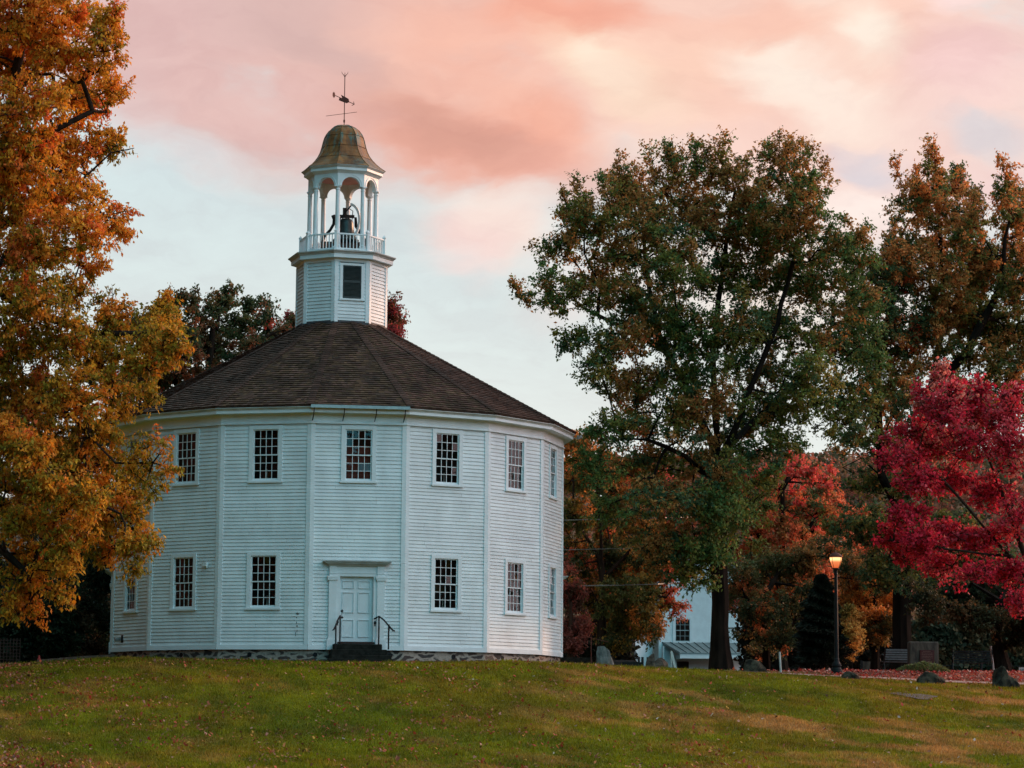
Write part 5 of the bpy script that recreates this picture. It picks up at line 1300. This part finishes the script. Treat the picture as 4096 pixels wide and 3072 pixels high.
# ---- the white house
hd = 200; sch = hd/(F_PX/KV)
hp0 = av(1425, 1400, hd); HX, HY = hp0[0], hp0[1]; HG = .45
house = empty('white_house', (HX, HY, HG), 0, 'white two-storey clapboard house with metal porch roof behind the oak', 'house')
def hz(v): return av(1500, v, hd)[2]-HG
def hx(v): return av(v, 1400, hd)[0]-HX
W1 = hx(1650); ze = hz(1262); zp = ze+2.6
mb = MB(); z = 0
holes = [(hx(1459), hx(1490), hz(1386), hz(1338)), (hx(1462), hx(1488), 0, hz(1430))]
while z < ze:
    segs = [(0, W1)]
    for (a, b, c, d) in holes:
        if z+.12 > c and z < d: segs = [s for q in segs for s in ((q[0], min(q[1], a)), (max(q[0], b), q[1])) if s[1]-s[0] > .01]
    for (s, e) in segs: mb.quad((s, -.03, z), (e, -.03, z), (e, 0, z+.13), (s, 0, z+.13)); mb.quad((s, 0, z), (e, 0, z), (e, -.03, z), (s, -.03, z))
    z += .125
while z < zp:
    f = (z-ze)/(zp-ze); mb.quad((W1/2*f, -.03, z), (W1-W1/2*f, -.03, z), (W1-W1/2*f, 0, z+.13), (W1/2*f, 0, z+.13)); z += .125
mb.box(.0, .02, .01, 9, 0, ze); mb.box(W1-.02, W1, .01, 9, 0, ze); mb.box(0, W1, 9, 9.1, 0, ze); mb.box(.05, W1-.05, .5, .55, 0, ze)
mb.build('clapboard_wall', 'housepaint', house)
mb = MB()
for s in (0, 1):
    x0, x1 = (-.35, W1/2) if s == 0 else (W1+.35, W1/2)
    mb.add([(x0, -.35, ze-.2), (x1, -.35, zp), (x1, 9.3, zp), (x0, 9.3, ze-.2), (x0, -.35, ze-.02), (x1, -.35, zp+.2), (x1, 9.3, zp+.2), (x0, 9.3, ze-.02)], [(0, 1, 2, 3), (7, 6, 5, 4), (0, 4, 5, 1), (0, 3, 7, 4)])
mb.build('roof', 'slate', house)
mb = MB(); mb.box(-.05, W1+.05, -.10, .0, ze-.25, ze); mb.box(-.05, .15, -.08, 0, 0, ze-.25); mb.box(W1-.15, W1+.05, -.08, 0, 0, ze-.25); mb.build('trim_board', 'housepaint', house)
(a, b, c, d) = holes[0]; hw = empty('window', parent=house)
mb = MB(); mb.box(a-.2, a, -.07, .05, c-.15, d+.2); mb.box(b, b+.2, -.07, .05, c-.15, d+.2); mb.box(a, b, -.069, .05, d, d+.2); mb.box(a-.25, b+.25, -.12, .05, c-.22, c-.15); mb.box(a, b, -.06, .05, c-.15, c); mb.build('window_frame', 'housepaint', hw)
mb = MB(); mb.box(a, b, .0, .03, c, c+.06); mb.box(a, b, .0, .03, (c+d)/2-.03, (c+d)/2+.03); mb.box(a, b, 0, .03, d-.05, d); mb.box(a, a+.04, 0, .03, c+.06, d-.05); mb.box(b-.04, b, 0, .03, c+.06, d-.05)
for i in (1, 2): x = a+(b-a)*i/3; mb.box(x-.012, x+.012, .005, .025, c+.06, d-.05)
for zz in ((c*3+d)/4, (c+d*3)/4): mb.box(a+.04, b-.04, .007, .023, zz-.012, zz+.012)
mb.build('sash', 'galv', hw); mb = MB(); mb.quad((a, .04, c), (b, .04, c), (b, .04, d), (a, .04, d)); mb.build('pane', 'glass', hw); mb = MB(); mb.quad((a, .2, c), (b, .2, c), (b, .2, d), (a, .2, d)); mb.build('dark_backing', 'inner', hw)  # dark sheet close behind the pane
(a, b, c, d) = holes[1]; mb = MB(); mb.box(a, b, .02, .06, 0, d); mb.box(a, b, -.01, .02, d*.45, d*.5); mb.build('dark_door', 'inner', house)
# porch
px0, px1 = hx(1420), hx(1606); pz0, pz1 = hz(1412), hz(1388); pd = -2.4
porch = empty('porch', parent=house)
mb = MB(); mb.add([(px0-.9*0+.35, 0, pz1), (px1-.1, 0, pz1), (px1+.15, pd, pz0), (px0+1.35, pd, pz0), (px0+.35, 0, pz1-.08), (px1-.1, 0, pz1-.08), (px1+.15, pd, pz0-.08), (px0+1.35, pd, pz0-.08)], [(0, 1, 2, 3), (7, 6, 5, 4), (3, 2, 6, 7), (0, 3, 7, 4), (1, 5, 6, 2)])
prf = mb.build('porch_roof', 'metalroof', porch)
n_ = 10
for i in range(n_+1):
    f = i/n_; xa = px0+.35+(px1-.1-px0-.35)*f; xb = px0+1.35+(px1+.15-px0-1.35)*f
    mb = MB(); mb.tube([(xa, -.02, pz1+.02), (xb, pd, pz0+.02)], .028, 4); mb.build('seam', 'slate', prf)
mb = MB(); x0 = px0+1.4; mb.box(x0, px1+.1, pd+.05, pd+.3, pz0-.42, pz0-.09); mb.box(px1-.15, px1+.1, pd+.3, 0, pz0-.42, pz0-.09); mb.box(x0, x0+.2, pd+.3, -.05, pz0-.42, pz0-.09); mb.build('porch_beam', 'housepaint', porch)
mb = MB(); mb.box(px0+.35, px0+.40, -.9, -.03, 0, pz1-.3); mb.build('porch_side', 'housepaint', porch)
for vx in (1542, 1592):
    x = hx(vx); mb = MB(); mb.lathe([(.18, 0), (.18, .15), (.15, .2), (.14, pz0-.65), (.19, pz0-.58), (.19, pz0-.42)], 14, (x, pd+.18)); mb.build('porch_column', 'housepaint', porch)
# annex to the left
an = empty('annex', parent=house); x0, x1 = hx(1371), hx(1413); zt = hz(1372)
mb = MB(); z = 0
while z < zt: mb.quad((x0, -.5, z), (x1, 1.0, z), (x1, 1.03, z+.13), (x0, -.47, z+.13)); mb.quad((x0, -.47, z), (x1, 1.03, z), (x1, 1.0, z), (x0, -.5, z)); z += .125
mb.build('annex_wall', 'housepaint', an)
for vx in (1379, 1388, 1401):
    x = hx(vx); yy = -.5+(x-x0)/(x1-x0)*1.5; mb = MB(); mb.box(x-.09, x+.09, yy-.1, yy+.1, .8, hz(1420)); mb.build('annex_window', 'inner', an)
mb = MB(); mb.add([(x0-.3, -.9, zt-.1), (x1+.2, .8, zt-.1), (x1+.2, 4, zt+1.5), (x0-.3, 4, zt+1.5)], [(0, 1, 2, 3)]); mb.build('annex_roof', 'slate', an)
# shed
p = on(1347, 150); sx = 150/(F_PX/KV)
sh = empty('shed', p, 0, 'low shed with dark slate roof left of the white house', 'shed')
zt = av(1347, 1388, 150)[2]-p[2]; ze2 = av(1347, 1421, 150)[2]-p[2]
mb = MB(); mb.box(-.9, .75, 0, 3, -.2, ze2); mb.build('wall', 'housepaint', sh)
mb = MB(); mb.add([(-1.1, -.3, ze2), (.75, -.3, ze2), (.72, 1.6, zt), (-1.0, 1.6, zt), (-1.1, -.3, ze2-.08), (.75, -.3, ze2-.08), (.72, 3.3, ze2), (-1.0, 3.3, ze2)], [(0, 1, 2, 3), (0, 4, 5, 1), (3, 2, 6, 7)]); mb.build('roof', 'slate', sh)

# things between church and house
p = on(1248, 99); wl = empty('stone_wall', p, 0, 'low dark stone retaining wall with ledge at the church corner', 'wall')
q = 99/(F_PX/KV); mb = MB(); mb.box(-.62, .55, .1, .5, -.3, .46); mb.build('upper_course', 'granite', wl, bevel=.02)
mb = MB(); mb.box(-.55, .85, -.35, .1, -.3, .20); mb.build('lower_course', 'granite', wl, bevel=.02)
p = on(1277, 98); hr = empty('metal_railing', p, 0, 'thin rusty railing post with sloping rail beside the stone wall', 'railing')
zt = av(1277, 1375, 98)[2]-p[2]; mb = MB(); mb.tube([(0, 0, 0), (0, 0, zt)], .018, 6); mb.build('rail_post', 'rust', hr)
mb = MB(); mb.tube([(-.28, .2, zt+.03), (.62, -.1, zt-.2)], .012, 5); mb.tube([(-.45, .2, zt-.08), (-.1, 0, zt-.38)], .012, 5); mb.build('rail_bar', 'rust', hr)
p = on(1339, 96); tb = empty('timber_stack', p, 0, 'low stack of dark weathered boards behind the upright stone', 'timber')
for i in range(3): mb = MB(); mb.box(-.5, .5, -.15, .15, .02+i*.1, .11+i*.1); mb.build('board', 'wood_dark', tb)
p = on(1366, 95.5); bx = empty('metal_box', p, 0, 'small black ground box between boards and gnarled boulder', 'box')
mb = MB(); mb.box(-.36, .36, -.2, .2, -.1, .20); mb.build('box_body', 'black', bx, bevel=.01); mb = MB(); mb.box(-.38, .38, -.22, .22, .20, .225); mb.build('lid', 'black', bx)
p = on(1459, 93); mb = MB(); top = av(1450, 1408, 93)-np.array(p); mb.add([(-.035, -.02, 0), (.045, -.02, 0), (.045, .02, 0), (-.035, .02, 0), (top[0]-.04, -.02, top[2]), (top[0]+.04, -.02, top[2]+.03), (top[0]+.04, .02, top[2]+.03), (top[0]-.04, .02, top[2])], [(0, 3, 2, 1), (4, 5, 6, 7), (0, 1, 5, 4), (1, 2, 6, 5), (2, 3, 7, 6), (3, 0, 4, 7)])
o = mb.build('white_post', 'sign'); o.location = p; tag(o, 'white board post leaning left in front of the house porch', 'post')
p = on(1450, 94); mb = MB(); mb.box(-.018, .018, -.018, .018, -.1, .62); o = mb.build('thin_stake', 'sign'); o.location = p; tag(o, 'thin upright white stake beside the leaning board', 'stake')
p = on(1687, 91.6); top = av(1684, 1408, 91.6)-np.array(p); mb = MB(); mb.tube([(0, 0, -.1), (top[0], 0, top[2])], .035, 8); o = mb.build('white_post', 'sign'); o.location = p; tag(o, 'slim white post standing alone between long boulder and lamp', 'post')

# notice board and fence right of the lamp
p = on(1878, 118); nb = empty('notice_board', p, 0, 'small dark notice board on two posts behind the amber maple', 'notice board')
for x in (-.35, .42): mb = MB(); mb.box(x-.05, x+.05, -.05, .05, -.1, 1.1); mb.build('board_post', 'black', nb)
mb = MB(); mb.box(-.3, .37, -.03, .03, .25, 1.05); mb.build('board_panel', 'concrete', nb)
p = on(1915, 122); fe = empty('wire_fence', p, 0, 'dark wire fence with thin posts behind the benches', 'fence')
for i in range(7):
    x = -1.0+i*1.35; mb = MB(); mb.tube([(x, 0, -.2), (x, 0, 1.15)], .05, 6); mb.build('fence_post', 'black', fe)
mb = MB()
for zz in (.3, .65, 1.0): mb.tube([(-1, 0, zz), (7.1, 0, zz)], .012, 4)
mb.build('fence_wire', 'black', fe)
p = on(2148, 101); mb = MB(); mb.tube([(0, 0, -.1), (-.12, 0, 1.15)], .05, 8); o = mb.build('white_post', 'sign'); o.location = p; tag(o, 'pale leaning post just left of the bent dark trunk', 'post')
# speed sign
p = on(2206, 100); sg = empty('road_sign', (p[0]+.32, p[1], p[2]), 0, 'small white speed sign low at the right edge', 'sign')
mb = MB(); mb.tube([(0, 0, -.1), (0, 0, .3)], .02, 6); mb.build('sign_post', 'galv', sg)
mb = MB(); mb.box(-.42, .42, -.035, -.022, .08, .34); mb.build('sign_panel', 'sign', sg)
cu = bpy.data.curves.new('lettering', 'FONT'); cu.body = 'SPEED'; cu.size = .17; cu.extrude = .002; cu.align_x = 'LEFT'
to = bpy.data.objects.new('tmp', cu); COL.objects.link(to); bpy.context.view_layer.update()
me = bpy.data.meshes.new_from_object(to.evaluated_get(bpy.context.evaluated_depsgraph_get())); bpy.data.objects.remove(to)
o = link('lettering', me, None, sg); me.materials.clear(); me.materials.append(M['letters']); o.location = (-.39, -.039, .16); o.rotation_euler = (PI/2, 0, 0); o.scale = (1.1, 1, 1)

# left: stone edging, cone, lattice
a = on(80, 88.5); b_ = on(247, 90.5); mb = MB(); n_ = 7
for i in range(n_):
    f0, f1 = i/n_, (i+.97)/n_; A = np.array(a)*(1-f0)+np.array(b_)*f0; B_ = np.array(a)*(1-f1)+np.array(b_)*f1
    A[2] = G(A[0], A[1]); B_[2] = G(B_[0], B_[1]); h = .13
    mb.add([tuple(A+np.array([0, 0, -.1])), tuple(B_+np.array([0, 0, -.1])), tuple(B_+np.array([0, .35, -.1])), tuple(A+np.array([0, .35, -.1])), tuple(A+np.array([0, 0, h])), tuple(B_+np.array([0, 0, h])), tuple(B_+np.array([0, .35, h])), tuple(A+np.array([0, .35, h]))],
           [(4, 5, 6, 7), (0, 1, 5, 4), (1, 2, 6, 5), (2, 3, 7, 6), (3, 0, 4, 7)])
tag(mb.build('stone_edging', 'concrete'), 'long low stone edging on the grass left of the church', 'edging')
p = on(84, 90); mb = MB(); mb.box(-.12, .12, -.12, .12, 0, .025); mb.lathe([(.085, .025), (.02, .27), (.0, .27)], 12); o = mb.build('traffic_cone', 'cone'); o.location = p; tag(o, 'small red cone at the end of the stone edging', 'cone')
p = on(14, 93); mb = MB()
for i in range(9): mb.box(-.45+i*.11, -.43+i*.11, -.01, .0, 0, .9)
for i in range(8): mb.box(-.45, .45, .001, .01, .05+i*.11, .07+i*.11)
o = mb.build('lattice_panel', 'wood_dark'); o.location = p; tag(o, 'dark wooden lattice panel at the far left edge under the maple', 'lattice')
# sunken stone in the lawn
p = on(1978, 79.5); mb = MB(); pts = []
for i in range(18): a_ = 2*PI*i/18; q_ = 1+.25*math.sin(3*a_)+.1*math.sin(7*a_); x_, y_ = .62*q_*math.cos(a_), .8*q_*math.sin(a_); pts.append((p[0]+x_, p[1]+y_, G(p[0]+x_, p[1]+y_)+.03))
mb.add(pts, [tuple(range(18))]); tag(mb.build('bare_soil', 'gravel'), kind='structure')

# ------------------------------------------------------------------ world: dusk sky with lit clouds
w = bpy.data.worlds.new('World'); S.world = w; w.use_nodes = True
nt = w.node_tree
for n_ in list(nt.nodes): nt.nodes.remove(n_)
L = nt.links
wo = N(nt, 'ShaderNodeOutputWorld'); bg = N(nt, 'ShaderNodeBackground'); L.new(bg.outputs[0], wo.inputs[0]); bg.inputs[1].default_value = 1
tc = N(nt, 'ShaderNodeTexCoord'); sx = N(nt, 'ShaderNodeSeparateXYZ'); L.new(tc.outputs['Generated'], sx.inputs[0])
az = N(nt, 'ShaderNodeMath', operation='ARCTAN2'); L.new(sx.outputs[0], az.inputs[0]); L.new(sx.outputs[1], az.inputs[1])
el = N(nt, 'ShaderNodeMath', operation='ARCSINE'); L.new(sx.outputs[2], el.inputs[0])
d1 = N(nt, 'ShaderNodeMath', operation='MULTIPLY'); L.new(az.outputs[0], d1.inputs[0]); d1.inputs[1].default_value = 180/PI
d2 = N(nt, 'ShaderNodeMath', operation='MULTIPLY'); L.new(el.outputs[0], d2.inputs[0]); d2.inputs[1].default_value = 180/PI
cv = N(nt, 'ShaderNodeCombineXYZ'); L.new(d1.outputs[0], cv.inputs[0]); L.new(d2.outputs[0], cv.inputs[1])
# turbulence of the clouds
def vdist(src, scale, amp, stretch, rot):
    mp = N(nt, 'ShaderNodeMapping'); mp.inputs['Rotation'].default_value = (0, 0, rad(rot)); mp.inputs['Scale'].default_value = (1, stretch, 1); L.new(src, mp.inputs[0])
    nz = N(nt, 'ShaderNodeTexNoise'); nz.inputs['Scale'].default_value = scale; nz.inputs['Detail'].default_value = 5; nz.inputs['Roughness'].default_value = .5; L.new(mp.outputs[0], nz.inputs['Vector'])
    s_ = N(nt, 'ShaderNodeVectorMath', operation='SUBTRACT'); L.new(nz.outputs['Color'], s_.inputs[0]); s_.inputs[1].default_value = (.5, .5, .5)
    m_ = N(nt, 'ShaderNodeVectorMath', operation='SCALE'); m_.inputs['Scale'].default_value = amp; L.new(s_.outputs[0], m_.inputs[0])
    a_ = N(nt, 'ShaderNodeVectorMath', operation='ADD'); L.new(src, a_.inputs[0]); L.new(m_.outputs[0], a_.inputs[1]); return a_.outputs[0]
cw = vdist(cv.outputs[0], .20, 2.4, 1.8, 20)
cw = vdist(cw, .7, .9, 2.2, 22)
def dirdeg(vx, vy): # photo column/row (2212 scale) -> azimuth, elevation in degrees
    q = av(vx, vy, 100)-CAM; return math.degrees(math.atan2(q[0], q[1])), math.degrees(math.asin(q[2]/np.linalg.norm(q)))
def s2l(c): return tuple(((v/255+.055)/1.055)**2.4 if v > 10 else v/255/12.92 for v in c)
base = s2l((221, 230, 228))
col = None
rE = N(nt, 'ShaderNodeMapRange'); L.new(d2.outputs[0], rE.inputs[0]); rE.inputs[1].default_value = 0; rE.inputs[2].default_value = 12
rp_ = ramp(nt, rE.outputs[0], [(0, s2l((240, 234, 226))), (.5, s2l((230, 234, 230))), (.75, s2l((219, 229, 228))), (1, s2l((212, 226, 228)))])
col = rp_.outputs[0]
UX = math.degrees(1/ (F_PX/KV))      # degrees per unit
BL = [ # x, y, rx, ry, rot, colour, weight, softness
    (1900, 200, 700, 330, 0, (250, 216, 206), .95),
    (600, 60, 640, 330, -14, (231, 188, 179), .97),
    (1500, 60, 900, 330, 8, (250, 206, 188), .92),
    (350, 60, 300, 260, 0, (224, 190, 188), .6),
    (620, 60, 220, 130, 0, (208, 176, 172), .5),
    (1030, 90, 330, 220, -10, (244, 184, 164), .8),
    (850, 240, 360, 100, -12, (224, 168, 152), .75),
    (1060, 320, 380, 110, -14, (243, 172, 150), .85),
    (960, 275, 260, 65, -16, (204, 152, 138), .6),
    (700, 100, 180, 60, -20, (205, 170, 166), .4),
    (1250, 30, 240, 70, -6, (246, 168, 142), .8),
    (1160, 260, 170, 70, -18, (250, 178, 152), .6),
    (1330, 165, 230, 90, -30, (255, 234, 208), .6),
    (1310, 150, 110, 50, -35, (255, 242, 222), .55),
    (1520, 120, 300, 110, 10, (252, 208, 186), .7),
    (1740, 190, 280, 85, -22, (255, 238, 224), .8),
    (1640, 150, 160, 60, -30, (255, 240, 224), .5),
    (1830, 60, 200, 80, -32, (255, 242, 226), .85),
    (1650, 40, 300, 70, 4, (249, 196, 176), .7),
    (2090, 30, 90, 40, 0, (255, 226, 222), .8),
    (2120, 170, 180, 120, 0, (248, 208, 206), .7),
    (1860, 330, 110, 50, -20, (216, 212, 220), .75),
    (2140, 310, 120, 45, -8, (212, 212, 218), .7),
    (2150, 400, 120, 50, 0, (240, 206, 204), .7),
    (1900, 440, 240, 80, -10, (255, 238, 230), .8),
    (1080, 480, 200, 110, -10, (254, 226, 214), .85),
    (1010, 520, 130, 90, 0, (250, 218, 212), .6),
    (1700, 620, 420, 200, 0, (255, 226, 208), .6),
    (1250, 620, 200, 90, 0, (244, 226, 220), .45),
    (430, 330, 170, 60, -10, (234, 218, 216), .5),
    (300, 200, 120, 160, 0, (232, 198, 194), .5),
    (520, 200, 340, 130, -8, (230, 192, 186), .85),
]
for (x, y, rx, ry, rot, c, wgt) in BL:
    a_, e_ = dirdeg(x, y)
    mp = N(nt, 'ShaderNodeMapping', vector_type='TEXTURE'); mp.inputs['Location'].default_value = (a_, e_, 0); mp.inputs['Rotation'].default_value = (0, 0, rad(rot)); mp.inputs['Scale'].default_value = (rx*UX, ry*UX, 1)
    L.new(cw, mp.inputs[0])
    ln = N(nt, 'ShaderNodeVectorMath', operation='LENGTH'); L.new(mp.outputs[0], ln.inputs[0])
    mr = N(nt, 'ShaderNodeMapRange', interpolation_type='SMOOTHSTEP'); L.new(ln.outputs['Value'], mr.inputs[0]); mr.inputs[1].default_value = .5 if rx > 500 else .25; mr.inputs[2].default_value = 1.15; mr.inputs[3].default_value = wgt; mr.inputs[4].default_value = 0
    col = mixc(nt, mr.outputs[0], col, s2l(c))
mpS = N(nt, 'ShaderNodeMapping'); mpS.inputs['Rotation'].default_value = (0, 0, rad(18)); mpS.inputs['Scale'].default_value = (.22, .8, 1); L.new(cw, mpS.inputs[0])
nzS = N(nt, 'ShaderNodeTexNoise'); nzS.inputs['Scale'].default_value = 1.0; nzS.inputs['Detail'].default_value = 7; nzS.inputs['Roughness'].default_value = .6; L.new(mpS.outputs[0], nzS.inputs['Vector'])
rS = ramp(nt, nzS.outputs['Fac'], [(.3, (.93, .90, .91)), (.5, (1, 1, 1)), (.7, (1.05, 1.07, 1.06))])
col = mixc(nt, 1.0, col, rS.outputs[0], 'MULTIPLY')
# the rest of the dome: cool and bright behind the viewer, warm to the right
cl = N(nt, 'ShaderNodeTexNoise'); cl.inputs['Scale'].default_value = 2.2; cl.inputs['Detail'].default_value = 5; L.new(tc.outputs['Generated'], cl.inputs['Vector'])
rxx = N(nt, 'ShaderNodeMapRange'); L.new(sx.outputs[0], rxx.inputs[0]); rxx.inputs[1].default_value = -1; rxx.inputs[2].default_value = 1
side = ramp(nt, rxx.outputs[0], [(.10, (.010, .05, .07)), (.34, (.03, .22, .31)), (.50, (.26, 1.35, 1.80)), (.70, (.50, 1.62, 2.00)), (.86, (2.05, 1.50, 1.55))])
clr = ramp(nt, cl.outputs['Fac'], [(.40, (.88, .92, .95)), (.62, (1.12, 1.06, 1.04))])
rest = mixc(nt, 1.0, side.outputs[0], clr.outputs[0], 'MULTIPLY')
zside = ramp(nt, rxx.outputs[0], [(.30, (.30, .44, .47)), (.60, (1.05, 1.25, 1.28))])
zn_ = N(nt, 'ShaderNodeMapRange', interpolation_type='SMOOTHSTEP'); L.new(sx.outputs[2], zn_.inputs[0]); zn_.inputs[1].default_value = .50; zn_.inputs[2].default_value = .95
rest = mixc(nt, zn_.outputs[0], rest, zside.outputs[0])
ry_ = N(nt, 'ShaderNodeMapRange', interpolation_type='SMOOTHSTEP'); L.new(sx.outputs[1], ry_.inputs[0]); ry_.inputs[1].default_value = .93; ry_.inputs[2].default_value = .72; ry_.inputs[3].default_value = 0; ry_.inputs[4].default_value = 1
final = mixc(nt, ry_.outputs[0], col, rest)
SUN_AZ, SUN_EL = 52.0, 13.0
sky = N(nt, 'ShaderNodeTexSky', sky_type='NISHITA'); sky.sun_disc = False; sky.sun_elevation = rad(SUN_EL); sky.sun_rotation = rad(SUN_AZ)
sk = N(nt, 'ShaderNodeVectorMath', operation='SCALE'); L.new(sky.outputs[0], sk.inputs[0]); sk.inputs['Scale'].default_value = .002
fa = N(nt, 'ShaderNodeVectorMath', operation='ADD'); L.new(final, fa.inputs[0]); L.new(sk.outputs[0], fa.inputs[1]); L.new(fa.outputs[0], bg.inputs[0])
w.cycles.sampling_method = 'MANUAL'; w.cycles.sample_map_resolution = 512

sd = bpy.data.lights.new('sun', 'SUN'); so = bpy.data.objects.new('sun', sd); COL.objects.link(so)
sd.energy = 3.6; sd.angle = rad(10); sd.color = (1.0, .52, .30)
dv = Vector((math.sin(rad(SUN_AZ))*math.cos(rad(SUN_EL)), math.cos(rad(SUN_AZ))*math.cos(rad(SUN_EL)), math.sin(rad(SUN_EL))))
so.rotation_euler = (-dv).to_track_quat('-Z', 'Y').to_euler(); so.location = (60, 20, 40)

S.view_settings.view_transform = 'Standard'; S.view_settings.look = 'None'; S.view_settings.exposure = 0; S.view_settings.gamma = 1
S.render.engine = 'CYCLES'
cy = S.cycles; cy.max_bounces = 6; cy.diffuse_bounces = 3; cy.glossy_bounces = 3; cy.transmission_bounces = 4; cy.transparent_max_bounces = 8
cy.use_denoising = True; cy.caustics_reflective = False; cy.caustics_refractive = False
